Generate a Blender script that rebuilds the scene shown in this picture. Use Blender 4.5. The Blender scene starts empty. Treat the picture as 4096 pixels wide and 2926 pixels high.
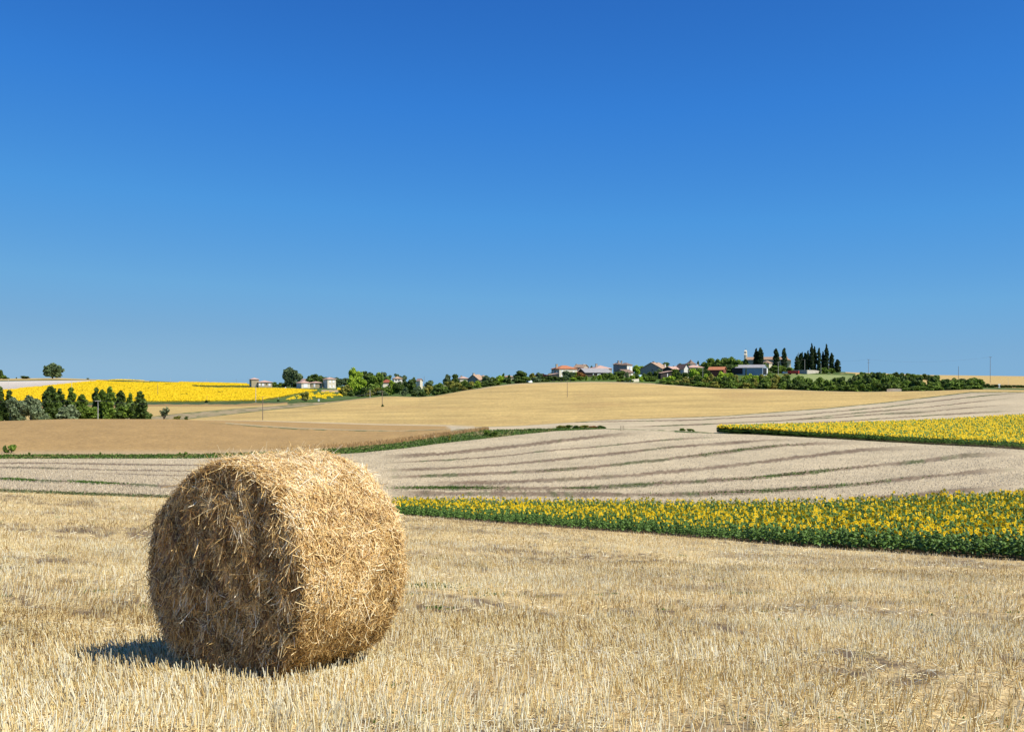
import bpy, math, random
import numpy as np
from mathutils import Vector

scene = bpy.context.scene
# ---------------------------------------------------------------- camera
F_PX, CX, HY, EYE = 3982.0, 2048.0, 1530.0, 1.95      # focal length and horizon of the 4096 px wide photo
cam_d = bpy.data.cameras.new('camera')
cam_d.sensor_width = 36.0
cam_d.lens = 36.0 * F_PX / 4096.0
cam_d.shift_y = (HY - 1463.0) / 4096.0
cam_d.clip_start = 0.1
cam_d.clip_end = 20000.0
cam = bpy.data.objects.new('camera', cam_d)
scene.collection.objects.link(cam)
cam.location = (0, 0, EYE)
cam.rotation_euler = (math.pi / 2, 0, 0)
scene.camera = cam

# ---------------------------------------------------------------- light
SUN_EL, SUN_AZ = math.radians(50.0), math.radians(-28.0)     # azimuth measured from +x towards +y
sun_vec = Vector((math.cos(SUN_EL) * math.cos(SUN_AZ), math.cos(SUN_EL) * math.sin(SUN_AZ), math.sin(SUN_EL)))
sl = bpy.data.lights.new('sun', 'SUN')
sl.energy = 5.0
sl.angle = math.radians(0.5)
sl.color = (1.0, 0.93, 0.80)
so = bpy.data.objects.new('sun', sl)
scene.collection.objects.link(so)
so.rotation_euler = sun_vec.to_track_quat('Z', 'Y').to_euler()

world = bpy.data.worlds.new('World')
scene.world = world
world.use_nodes = True
wn = world.node_tree.nodes
wl = world.node_tree.links
wn.clear()
w_out = wn.new('ShaderNodeOutputWorld')
w_bg = wn.new('ShaderNodeBackground')
w_sky = wn.new('ShaderNodeTexSky')
w_sky.sky_type = 'NISHITA'
w_sky.sun_disc = False
w_sky.sun_elevation = SUN_EL
w_sky.sun_rotation = math.pi / 2 - SUN_AZ
w_sky.altitude = 200.0
w_sky.air_density = 1.0
w_sky.dust_density = 0.25
w_sky.ozone_density = 3.0
w_sep = wn.new('ShaderNodeSeparateColor')
w_sca = wn.new('ShaderNodeMath')
w_sca.operation = 'MULTIPLY'
w_sca.inputs[1].default_value = 0.06
w_ramp = wn.new('ShaderNodeValToRGB')          # grades the sky's own brightness into the deep polarised blue of the photo


def s2l(c):
    return tuple((v / 255 / 12.92) if v <= 10.3 else ((v / 255 + 0.055) / 1.055) ** 2.4 for v in c)


SKY = [(0.035, (30, 84, 168)), (0.061, (36, 95, 178)), (0.0723, (42, 105, 190)), (0.100, (54, 127, 212)),
       (0.153, (78, 152, 222)), (0.246, (108, 170, 220)), (0.337, (124, 173, 213)), (0.42, (138, 180, 212)),
       (0.9, (215, 230, 240))]
els = w_ramp.color_ramp.elements
els[0].position = SKY[0][0]
els[0].color = (*s2l(SKY[0][1]), 1)
els[1].position = SKY[-1][0]
els[1].color = (*s2l(SKY[-1][1]), 1)
for p_, c_ in SKY[1:-1]:
    e_ = els.new(p_)
    e_.color = (*s2l(c_), 1)
w_mul = wn.new('ShaderNodeVectorMath')
w_mul.operation = 'SCALE'
w_mul.inputs[3].default_value = 1 / 0.12 / 2 ** 0.32
wl.new(w_sky.outputs[0], w_sep.inputs[0])
wl.new(w_sep.outputs[0], w_sca.inputs[0])
wl.new(w_sca.outputs[0], w_ramp.inputs[0])
wl.new(w_ramp.outputs[0], w_mul.inputs[0])
wl.new(w_mul.outputs[0], w_bg.inputs[0])
w_bg.inputs[1].default_value = 0.12
wl.new(w_bg.outputs[0], w_out.inputs[0])

vs = scene.view_settings
vs.view_transform = 'Standard'
vs.look = 'None'
vs.exposure = 0.32
vs.gamma = 1.0
# ---------------------------------------------------------------- helpers
rng = np.random.default_rng(7)
random.seed(11)
COL = scene.collection


def tag(o, label=None, cat=None, group=None, kind=None):
    if label:
        o['label'] = label
    if cat:
        o['category'] = cat
    if group:
        o['group'] = group
    if kind:
        o['kind'] = kind
    return o


def empty(name, loc=(0, 0, 0), rz=0.0):
    o = bpy.data.objects.new(name, None)
    COL.objects.link(o)
    o.location = loc
    o.rotation_euler = (0, 0, rz)
    o.empty_display_size = 0.3
    return o


def raw_mesh(name, V, faces_list, mats, mat_idx=None, col=None, smooth=False):
    """faces_list: list of int arrays (n,3) or (n,4); col: per-vertex rgb"""
    me = bpy.data.meshes.new(name)
    V = np.asarray(V, dtype=np.float32)
    me.vertices.add(len(V))
    me.vertices.foreach_set('co', V.ravel())
    tot = sum(f.shape[0] * f.shape[1] for f in faces_list)
    nf = sum(f.shape[0] for f in faces_list)
    me.loops.add(tot)
    me.polygons.add(nf)
    me.loops.foreach_set('vertex_index', np.concatenate([f.ravel() for f in faces_list]).astype(np.int32))
    ls, acc = [], 0
    for f in faces_list:
        k = f.shape[1]
        ls.append(acc + np.arange(f.shape[0]) * k)
        acc += f.shape[0] * k
    me.polygons.foreach_set('loop_start', np.concatenate(ls).astype(np.int32))
    if mat_idx is not None:
        me.polygons.foreach_set('material_index', np.asarray(mat_idx, dtype=np.int32))
    me.update(calc_edges=True)
    if smooth:
        me.polygons.foreach_set('use_smooth', np.ones(nf, dtype=bool))
    if col is not None:
        a = me.color_attributes.new('Col', 'FLOAT_COLOR', 'POINT')
        c = np.ones((len(V), 4), dtype=np.float32)
        c[:, :3] = col
        a.data.foreach_set('color', c.ravel())
    for m in (mats if isinstance(mats, (list, tuple)) else [mats]):
        me.materials.append(m)
    return me


def link(name, me, parent=None):
    o = bpy.data.objects.new(name, me)
    COL.objects.link(o)
    if parent:
        o.parent = parent
    return o


def pmat(name, color=(0.5, 0.5, 0.5), rough=0.9, spec=0.2, use_col=False, noise=None, bump=None, trans=0.0,
         island=None, objvar=None):
    """Principled material. noise=[(scale, amount, stretch)], bump=(scale, strength, dist), island=[(pos,rgb)...]"""
    m = bpy.data.materials.new(name)
    m.use_nodes = True
    nt = m.node_tree
    N, L = nt.nodes, nt.links
    b = N['Principled BSDF']
    b.inputs['Roughness'].default_value = rough
    b.inputs['Specular IOR Level'].default_value = spec
    if use_col:
        a = N.new('ShaderNodeAttribute')
        a.attribute_name = 'Col'
        src = a.outputs['Color']
    elif island:
        g = N.new('ShaderNodeNewGeometry')
        r = N.new('ShaderNodeValToRGB')
        r.color_ramp.elements[0].position = island[0][0]
        r.color_ramp.elements[0].color = (*island[0][1], 1)
        r.color_ramp.elements[1].position = island[-1][0]
        r.color_ramp.elements[1].color = (*island[-1][1], 1)
        for p, c in island[1:-1]:
            e = r.color_ramp.elements.new(p)
            e.color = (*c, 1)
        L.new(g.outputs['Random Per Island'], r.inputs[0])
        src = r.outputs[0]
    else:
        c = N.new('ShaderNodeRGB')
        c.outputs[0].default_value = (*color, 1)
        src = c.outputs[0]
    tc = N.new('ShaderNodeTexCoord')
    if noise:
        for sc_, am, st in noise:
            mp = N.new('ShaderNodeMapping')
            mp.inputs['Scale'].default_value = st
            L.new(tc.outputs['Object'], mp.inputs[0])
            n = N.new('ShaderNodeTexNoise')
            n.inputs['Scale'].default_value = sc_
            n.inputs['Detail'].default_value = 4
            L.new(mp.outputs[0], n.inputs['Vector'])
            mr = N.new('ShaderNodeMapRange')
            mr.inputs[1].default_value = 0.3
            mr.inputs[2].default_value = 0.7
            mr.inputs[3].default_value = 1 - am
            mr.inputs[4].default_value = 1 + am
            L.new(n.outputs[0], mr.inputs[0])
            v = N.new('ShaderNodeVectorMath')
            v.operation = 'SCALE'
            L.new(src, v.inputs[0])
            L.new(mr.outputs[0], v.inputs[3])
            src = v.outputs[0]
    if objvar:
        oi = N.new('ShaderNodeObjectInfo')
        mr = N.new('ShaderNodeMapRange')
        mr.inputs[3].default_value = 1 - objvar
        mr.inputs[4].default_value = 1 + objvar
        L.new(oi.outputs['Random'], mr.inputs[0])
        v = N.new('ShaderNodeVectorMath')
        v.operation = 'SCALE'
        L.new(src, v.inputs[0])
        L.new(mr.outputs[0], v.inputs[3])
        src = v.outputs[0]
    L.new(src, b.inputs['Base Color'])
    if bump:
        n = N.new('ShaderNodeTexNoise')
        n.inputs['Scale'].default_value = bump[0]
        n.inputs['Detail'].default_value = 5
        L.new(tc.outputs['Object'], n.inputs['Vector'])
        bp = N.new('ShaderNodeBump')
        bp.inputs['Strength'].default_value = bump[1]
        bp.inputs['Distance'].default_value = bump[2]
        L.new(n.outputs[0], bp.inputs['Height'])
        L.new(bp.outputs[0], b.inputs['Normal'])
    if trans > 0:
        t = N.new('ShaderNodeBsdfTranslucent')
        L.new(src, t.inputs[0])
        mx = N.new('ShaderNodeMixShader')
        mx.inputs[0].default_value = trans
        L.new(b.outputs[0], mx.inputs[1])
        L.new(t.outputs[0], mx.inputs[2])
        L.new(mx.outputs[0], N['Material Output'].inputs['Surface'])
    return m


# ------------------------------------------------ numpy value noise (for placing, colouring and shaping)
_ng = np.random.default_rng(3).random((256, 256))


def vnoise(x, y, seed=0):
    x = np.asarray(x, float) + seed * 17.31
    y = np.asarray(y, float) + seed * 9.77
    xi, yi = np.floor(x).astype(int), np.floor(y).astype(int)
    fx, fy = x - xi, y - yi
    fx, fy = fx * fx * (3 - 2 * fx), fy * fy * (3 - 2 * fy)
    g = lambda a, b: _ng[a & 255, b & 255]
    return (g(xi, yi) * (1 - fx) + g(xi + 1, yi) * fx) * (1 - fy) + (g(xi, yi + 1) * (1 - fx) + g(xi + 1, yi + 1) * fx) * fy


def fnoise(x, y, seed=0, octs=3):
    s, a, t = 0, 1.0, 0
    for k in range(octs):
        s = s + a * vnoise(x * 2 ** k, y * 2 ** k, seed + k * 5)
        t += a
        a *= 0.5
    return s / t


# ---------------------------------------------------------------- terrain
# The land is a height field over bearing and distance, surveyed as a set of field edges (bearing X, height Y, distance d).
def I(x, xs, ys):
    return np.interp(x, xs, ys)


def line(X, tab):
    t = np.array(tab, float)
    d = I(X, t[:, 0], t[:, 2])
    y = I(X, t[:, 0], t[:, 1])
    return d, (y - HY) * d / F_PX


LB_T = [(0, 1967, 55), (650, 1990, 56), (1170, 2021, 56), (1585, 2059, 55), (1981, 2090, 51), (2702, 2144, 45), (3242, 2189, 40), (4095, 2243, 34), (5700, 2330, 26)]
LC_D = [(0, 57, 6.1), (650, 58, 6.55), (1170, 65, 7.8), (1567, 80, 9.85), (2161, 76, 9.5), (2702, 72, 9.22), (3242, 68, 8.8), (4095, 65, 7.95), (5700, 60, 7.2)]
LD_T = [(0, 1834, 112), (790, 1833, 114), (1263, 1822, 119), (1446, 1810, 124), (1622, 1792, 130), (1763, 1773, 137), (1900, 1758, 143), (2076, 1738, 152), (2225, 1723, 160), (2423, 1715, 165), (2604, 1723, 160), (2736, 1729, 157), (2868, 1733, 155), (3028, 1738, 152), (3370, 1757, 146), (3712, 1777, 140), (3940, 1788, 134), (4096, 1799, 130), (5700, 1890, 100)]
LE_T = [(0, 1819, 120), (793, 1817, 122), (1221, 1803, 127), (1411, 1789, 132), (1552, 1776, 138), (1692, 1757, 145), (1833, 1736, 152), (1939, 1720, 157), (2076, 1717, 163), (2225, 1713, 170), (2423, 1713, 173), (2604, 1720, 164), (2736, 1724, 163), (2868, 1731.5, 158), (3028, 1737, 155), (3370, 1756, 149), (3712, 1776, 143), (3940, 1787, 137), (4096, 1798, 133), (5700, 1889, 103)]
LF_T = [(0, 1684, 220), (270, 1675, 222), (700, 1676, 225), (900, 1688, 215), (1028, 1699, 208), (1200, 1710, 200), (1411, 1717, 188), (1587, 1721, 178), (1798, 1714.5, 172), (1939, 1714, 166), (2076, 1713, 172), (2225, 1710, 176), (2423, 1711, 180), (2604, 1718, 172), (2736, 1721, 168), (2868, 1731, 164), (3085, 1721, 175), (3313, 1714, 185), (3541, 1706, 195), (3769, 1696, 203), (4096, 1675, 215), (5700, 1640, 240)]
LG_T = [(0, 1690, 235), (500, 1690, 236), (772, 1679, 236), (1049, 1682, 228), (1200, 1687, 222), (1517, 1697, 210), (1798, 1702, 195), (1900, 1707, 188), (2076, 1702, 190), (2261, 1690, 200), (2428, 1678, 215), (2780, 1667, 235), (2900, 1662, 240), (3085, 1648, 258), (3313, 1631, 278), (3541, 1608, 305), (3712, 1588, 325), (3883, 1567, 340), (4096, 1567, 330), (5700, 1570, 320)]
LN1_T = [(0, 1695, 265), (600, 1690, 258), (757, 1675, 260), (908, 1658, 285), (1062, 1640, 305), (1181, 1628, 325), (1295, 1614, 350), (1432, 1596, 380), (1520, 1587, 388), (1586, 1586, 392), (1674, 1589, 392), (1740, 1584, 395), (1800, 1573, 402), (1860, 1562, 412), (1970, 1545, 430), (2080, 1533, 450), (2190, 1530, 460), (2365, 1527, 468), (2457, 1528, 465), (2600, 1533, 450), (2700, 1541, 430), (2772, 1546, 422), (2880, 1554, 412), (3108, 1557, 405), (3300, 1564, 390), (3440, 1567, 380), (3700, 1564, 368), (3825, 1560, 362), (3895, 1557, 356), (4096, 1560, 345), (5700, 1560, 335)]
LN2_T = [(0, 1680, 310), (600, 1665, 300), (738, 1649, 310), (877, 1638, 325), (969, 1631, 335), (1100, 1622, 347), (1215, 1614, 356), (1295, 1612, 362)] + [(x, y - 1, d + 6) for x, y, d in LN1_T if x >= 1432]
LM_T = [(0, 1640, 370), (600, 1625, 370), (969, 1624, 358), (1215, 1610.5, 362), (1295, 1609, 368)] + [(x, y - 2, d + 12) for x, y, d in LN1_T if x >= 1432]
LK_T = [(0, 1613, 400), (600, 1609, 400), (908, 1607, 400), (1046, 1603, 402), (1100, 1606, 390), (1295, 1604, 385)] + [(x, y - 3, d + 20) for x, y, d in LN1_T if x >= 1432]
LQ_T = [(0, 1562, 520), (154, 1548, 545), (308, 1532, 585), (385, 1526, 600), (492, 1530, 600), (700, 1538, 590), (815, 1545, 575), (985, 1548, 560), (1140, 1553, 545), (1300, 1553, 540), (1450, 1562, 540), (1700, 1562, 540), (1900, 1532, 560), (2100, 1515, 570), (2300, 1504, 570), (2450, 1499, 570), (2600, 1502, 560), (2800, 1502, 560), (3000, 1492, 570), (3200, 1496, 580), (3400, 1500, 560), (3500, 1516, 500), (3700, 1535, 450), (3900, 1548, 420), (4096, 1552, 400), (5700, 1552, 400)]
LS0_T = [(0, 1524, 640), (231, 1521, 650), (385, 1521, 680), (492, 1522, 680), (700, 1531, 680), (985, 1537, 680), (1300, 1545, 700), (1700, 1545, 700), (1900, 1525, 680), (2100, 1510, 660), (2300, 1497, 650), (2600, 1494, 640), (2900, 1480, 640), (3100, 1472, 650), (3250, 1482, 640), (3400, 1492, 620), (3700, 1510, 580), (4096, 1530, 560), (5700, 1530, 560)]
LS_T = [(0, 1514, 800), (231, 1511, 800), (385, 1517, 780), (492, 1518, 770), (700, 1527, 760), (985, 1534, 760), (1300, 1542, 780), (1700, 1543, 780), (1900, 1522, 760), (2100, 1507, 740), (2300, 1494, 730), (2600, 1491, 720), (2900, 1476, 700), (3100, 1468, 700), (3250, 1480, 720), (3400, 1489, 730), (3700, 1499, 740), (4096, 1504, 740), (5700, 1506, 740)]
LINES = [LB_T, None, LD_T, LE_T, LF_T, LG_T, LN1_T, LN2_T, LM_T, LK_T, LQ_T, LS0_T, LS_T]
NAMES = ['B', 'C', 'D', 'E', 'F', 'G', 'N1', 'N2', 'M', 'K', 'Q', 'S0', 'S']


def controls(X):
    """distances and drops (metres under the eye) of the control points for bearings X -> arrays (nk, nX)"""
    X = np.asarray(X, float)
    D = [np.zeros_like(X), np.full_like(X, 5.4), np.full_like(X, 12.0), np.full_like(X, 20.0)]
    xs = [0, 1620, 4095]
    R = [np.full_like(X, 1.55), np.full_like(X, 1.9), I(X, xs, [2.65, 2.8, 2.95]), I(X, xs, [3.5, 3.8, 4.1])]
    for t in LINES:
        if t is None:
            a = np.array(LC_D)
            d, r = I(X, a[:, 0], a[:, 1]), I(X, a[:, 0], a[:, 2])
        else:
            d, r = line(X, t)
        D.append(d)
        R.append(r)
    dS, rS = D[-1], R[-1]
    D += [dS + 200, np.full_like(X, 2600), np.full_like(X, 9000)]
    R += [rS + 14, np.full_like(X, 90), np.full_like(X, 260)]
    return np.array(D), np.array(R)


def pchip(D, R, d):
    """monotone cubic along axis 0, for one bearing column: D,R (nk,) d (m,)"""
    h = np.diff(D)
    s = np.diff(R) / h
    m = np.zeros_like(R)
    w1, w2 = 2 * h[1:] + h[:-1], h[1:] + 2 * h[:-1]
    ok = s[1:] * s[:-1] > 0
    den = np.where(ok, w1 / np.where(ok, s[:-1], 1) + w2 / np.where(ok, s[1:], 1), 1)
    m[1:-1] = np.where(ok, (w1 + w2) / den, 0)
    m[0], m[-1] = s[0], s[-1]
    k = np.clip(np.searchsorted(D, d, side='right') - 1, 0, len(D) - 2)
    t = (d - D[k]) / h[k]
    return ((1 + 2 * t) * (1 - t) ** 2) * R[k] + t * (1 - t) ** 2 * h[k] * m[k] + t * t * (3 - 2 * t) * R[k + 1] + t * t * (t - 1) * h[k] * m[k + 1]


XS = np.concatenate([np.arange(-9600, -1600, 100.0), np.arange(-1600, -60, 20.0), np.arange(-60, 4160, 4.0), np.arange(4160, 5700, 20.0), np.arange(5700, 13701, 100.0)])
CD, CR = controls(XS)
assert (np.diff(CD, axis=0) > 0.5).all(), np.argwhere(np.diff(CD, axis=0) <= 0.5)[:5]
NROW = [2, 14, 14, 26, 26, 100, 8, 40, 60, 70, 12, 12, 14, 26, 30, 16, 6, 6, 4]
rows_d, seg_of_row = [], []
for k, n in enumerate(NROW[:len(CD) - 1]):
    for j in range(n):
        rows_d.append(CD[k] + (CD[k + 1] - CD[k]) * (j / n))
        seg_of_row.append(k)
rows_d.append(CD[-1])
RD = np.array(rows_d)                                # (nrow, nX)
RZ = np.empty_like(RD)
for i in range(len(XS)):
    RZ[:, i] = EYE - pchip(CD[:, i], CR[:, i], RD[:, i])
SEG0 = [seg_of_row.index(k) for k in range(len(CD) - 1)] + [len(RD) - 1]


def ground(x, y):
    """terrain height at world x, y (y >= 3)"""
    x, y = np.atleast_1d(np.asarray(x, float)), np.atleast_1d(np.asarray(y, float))
    X = np.clip(CX + F_PX * x / np.maximum(y, 3.0), XS[0], XS[-1])
    i = np.clip(np.searchsorted(XS, X, side='right') - 1, 0, len(XS) - 2)
    f = (X - XS[i]) / (XS[i + 1] - XS[i])
    out = np.empty(len(x))
    o = np.argsort(i, kind='stable')
    iu, st = np.unique(i[o], return_index=True)
    st = list(st) + [len(o)]
    for a, ii in enumerate(iu):
        idx = o[st[a]:st[a + 1]]
        z0 = np.interp(y[idx], RD[:, ii], RZ[:, ii])
        z1 = np.interp(y[idx], RD[:, ii + 1], RZ[:, ii + 1])
        out[idx] = z0 * (1 - f[idx]) + z1 * f[idx]
    return out


def gz(x, y):
    return float(ground(x, y)[0])


def edge_d(X, k):
    """distance of control line k (0 = first field edge 'B') at bearing X"""
    return np.interp(X, XS, CD[4 + k])


def at(X, d, z=None):
    x = (X - CX) / F_PX * d
    return Vector((x, d, gz(x, d) if z is None else z))


def zpx(Y, d):
    return EYE - (Y - HY) / F_PX * d


def find_d(X, Y, dmin=30):
    """distance at which the land seen at bearing X has height Y in the survey"""
    ds = np.arange(dmin, 60, 0.1) if dmin < 10 else np.arange(dmin, 800, 1.0)
    z = ground((X - CX) / F_PX * ds, ds)
    yy = HY + (EYE - z) / ds * F_PX
    ok = np.where(yy <= Y)[0]
    return float(ds[ok[0]]) if len(ok) else 700.0


# ------------------------------------------------ colouring of the land (what grows or lies on it)
C_STUB = np.array((0.56, 0.42, 0.20))
C_PALE = np.array((0.47, 0.385, 0.24))
C_SOIL = np.array((0.17, 0.12, 0.07))
C_GRASS = np.array((0.055, 0.088, 0.014))
C_DKGRASS = np.array((0.045, 0.075, 0.022))
C_WHEAT = np.array((0.36, 0.23, 0.085))
C_GOLD = np.array((0.46, 0.325, 0.115))
C_FALLOW = np.array((0.33, 0.255, 0.135))
C_DRY = np.array((0.38, 0.275, 0.14))


def mixc(c, d, t):
    t = np.clip(t, 0, 1)[..., None]
    return c * (1 - t) + d * t


def polyln(X, pts):
    p = np.array(pts, float)
    return np.interp(X, p[:, 0], p[:, 1], left=np.nan, right=np.nan)


def z4(p):
    return [(1500 + a / 1.7492, 1700 + b / 1.7492) for a, b in p]


def z5(p):
    return [(2700 + a / 1.6289, 1700 + b / 1.6289) for a, b in p]


def zl(p):
    return [(a / 2.953, 1850 + b / 2.953) for a, b in p]


# furrow lines of the pale field: (points, half width, greenness)
FURROWS = [
    (z4([(0, 225), (500, 197), (1000, 145), (1300, 108), (1500, 85), (1700, 65), (1950, 52)]), 5.5, 0.08),
    (z4([(0, 265), (500, 243), (900, 215), (1200, 178), (1500, 155), (1750, 130), (2000, 105)]) + z5([(100, 85), (350, 72)]), 2.4, 0.35),
    (z4([(0, 320), (500, 300), (900, 275), (1200, 248), (1500, 215), (1800, 185), (2000, 160), (2274, 138)]) + z5([(300, 120), (600, 97), (850, 88)]), 4.2, 0.3),
    (z4([(0, 367), (500, 350), (900, 333), (1200, 318), (1500, 295), (1800, 262), (2000, 245)]) + z5([(0, 213), (250, 185), (450, 158), (700, 132), (900, 120), (1250, 112)]), 5.0, 0.45),
    (z4([(300, 408), (800, 400), (1200, 385), (1500, 368), (1800, 350), (2000, 330)]) + z5([(0, 300), (300, 270), (600, 235), (800, 208), (1000, 185), (1250, 158), (1600, 145)]), 6.0, 0.12),
    (z4([(0, 440), (250, 437), (700, 438), (1100, 443), (1500, 437), (1800, 420), (2000, 405)]) + z5([(0, 375), (500, 345), (800, 315), (1000, 295), (1300, 262), (1600, 235), (1900, 195), (2274, 185)]), 6.5, 0.4),
    (z4([(60, 475), (900, 480), (1500, 483), (2000, 487)]) + z5([(0, 452), (300, 440), (650, 425), (1000, 400), (1250, 380), (1450, 355), (1700, 330), (2000, 300), (2274, 285)]), 7.0, 0.3),
    (z5([(1000, 478), (1500, 462), (1800, 430), (2000, 415), (2274, 400)]), 7.0, 0.05),
    (zl([(-400, 2), (0, 5), (700, 5), (1400, 20), (2400, 27), (4300, 30)]), 2.6, 0.1),
    (zl([(-400, 50), (0, 55), (500, 62), (1000, 75), (1500, 88), (2067, 95), (4300, 110)]), 2.8, 0.15),
    (zl([(900, 115), (1100, 120), (2067, 150), (4300, 170)]), 2.2, 0.05),
    (zl([(-400, 175), (0, 190), (450, 213), (900, 228), (1300, 245), (2067, 285), (4000, 310)]), 5.0, 0.5),
    ([(0, 1847), (250, 1853), (370, 1856), (700, 1861)], 1.4, 0.0),
]


def z3(p):
    return [(2800 + a / 1.7546, 1560 + b / 1.7546) for a, b in p]


HLINES = [
    (z3([(-1200, 232), (-700, 220), (0, 208), (300, 190), (700, 172), (1300, 118), (1700, 70), (2060, 32), (2400, 10)]), 1.6, 0.5),
    (z3([(-600, 262), (0, 240), (560, 215), (1100, 160), (1600, 118), (1900, 85), (2274, 45)]), 1.6, 0.5),
    (z3([(480, 218), (1000, 188), (1300, 165), (1500, 158), (1800, 130), (2274, 92)]), 1.5, 0.35),
    (z3([(560, 240), (1000, 218), (1400, 190), (1700, 172), (2000, 155), (2274, 142)]), 2.2, 0.7),
    (z3([(1250, 167), (1500, 158), (1700, 157)]), 2.6, 0.9),
]
GREENSPOTS = [(z4([(0, 437), (250, 437)])[1][0], z4([(480, 437)])[0][0] + 130, 1950, 5), (0, 130, 1917, 6), (298, 440, 1930, 6)]


def furrowed(X, Y, lines, base):
    c = np.tile(base, X.shape + (1,))
    n1 = fnoise(X / 14, Y / 3.0, 1)
    n2 = fnoise(X / 90, Y / 25, 2)
    for i, (pts, hw, gr) in enumerate(lines):
        yl = polyln(X, pts)
        v = np.clip(2.9 - 2.2 * np.abs(Y - yl + (vnoise(X / 9, Y * 0, i) - 0.5) * hw * 0.7 + (vnoise(X / 3.1, Y / 1.5, i + 40) - 0.5) * hw * 0.9) / (hw * (0.55 + 1.2 * fnoise(X / 150, X * 0, i + 3))), 0, 1)
        xa, xb = pts[0][0], pts[-1][0]
        v = np.nan_to_num(v) * np.clip(0.62 + 0.7 * n1, 0, 1) * np.clip((X - xa) / 160, 0, 1) * np.clip((xb - X) / 240, 0, 1)
        v = v * np.clip(0.55 + 1.1 * fnoise(X / 45, X * 0 + 2, i + 6), 0, 1)
        g = np.clip((fnoise(X / 60, X * 0 + i, 9) - (1 - gr) * 0.62 - 0.20) * 6, 0, 1) * 0.7
        cc = mixc(C_SOIL * 1.05, C_GRASS * 0.95, g)
        c = c * (1 - v[..., None]) + cc * v[..., None]
    sw = vnoise(X / 200, (Y + (X - 2500) * 0.05) / 9.0, 22)
    return c * (0.84 + 0.14 * n2 + 0.20 * sw)[..., None]


def inpoly(X, Y, P):
    P = np.array(P, float)
    r = np.zeros(X.shape, bool)
    j = len(P) - 1
    for i in range(len(P)):
        xi, yi, xj, yj = P[i, 0], P[i, 1], P[j, 0], P[j, 1]
        with np.errstate(divide='ignore', invalid='ignore'):
            r ^= ((yi > Y) != (yj > Y)) & (X < (xj - xi) * (Y - yi) / (yj - yi + 1e-12) + xi)
        j = i
    return r


YELLOW = [(-1600, 1625), (-1600, 1582), (0, 1565), (154, 1551), (308, 1535), (385, 1528), (500, 1524), (700, 1532), (985, 1540), (985, 1543), (766, 1542), (770, 1551), (830, 1555), (1140, 1559), (1268, 1566), (1200, 1575), (1080, 1598), (1046, 1603), (908, 1607), (600, 1609), (0, 1613)]
GREENBAND = [(385, 1524.5), (500, 1523), (700, 1530), (735, 1533), (700, 1535), (500, 1533.5), (430, 1530)]
SPARSE = [(1130, 1602), (1180, 1590), (1230, 1575), (1290, 1568), (1350, 1574), (1372, 1588), (1300, 1598), (1200, 1602)]


RUTS = []
for _r in ([(1600, 2362), (1700, 2372), (1900, 2402), (2250, 2472), (2480, 2500), (2760, 2530)], [(1620, 2420), (1760, 2440), (1880, 2452)],
           [(2640, 2440), (2820, 2500), (3080, 2565), (3200, 2605)], [(3300, 2600), (3480, 2650), (3700, 2700), (4060, 2768)], [(3340, 2690), (3560, 2730), (3800, 2775)],
           [(2360, 2430), (2600, 2452), (2800, 2470)], [(3620, 2540), (3900, 2610), (4080, 2650)], [(40, 2410), (180, 2440), (420, 2470)]):
    RUTS.append([((X_ - CX) / F_PX * d_, d_) for X_, d_ in [(a_, find_d(a_, b_, 4)) for a_, b_ in _r]])


def ruts(x, y):
    """0..1: closeness to the wheel ruts left in the stubble"""
    best = np.full(np.shape(x), 9.0)
    for L_ in RUTS:
        for (x0, y0), (x1, y1) in zip(L_[:-1], L_[1:]):
            l2 = (x1 - x0) ** 2 + (y1 - y0) ** 2
            t = np.clip(((x - x0) * (x1 - x0) + (y - y0) * (y1 - y0)) / l2, 0, 1)
            best = np.minimum(best, np.hypot(x - x0 - t * (x1 - x0), y - y0 - t * (y1 - y0)))
    wv = 0.05 + 0.20 * fnoise(x / 0.5 + 7, y / 0.5, 19)
    return np.clip(1.6 - best / wv, 0, 1) * (fnoise(x / 0.7, y / 0.7, 23) > 0.42)


def soil_patch(x, y):
    """0..1: broken soil showing between the straw"""
    u, v = x * 0.94 + y * 0.34, y * 0.94 - x * 0.34
    r = np.abs(fnoise(u / 1.9 + 40, v / 0.75, 15) - 0.5)
    return np.maximum(ruts(x, y), 0) + np.clip(1.2 - r / 0.06, 0, 1) * np.clip((fnoise(x / 3.5, y / 3.5, 17) - 0.40) * 6, 0, 1)


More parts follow.
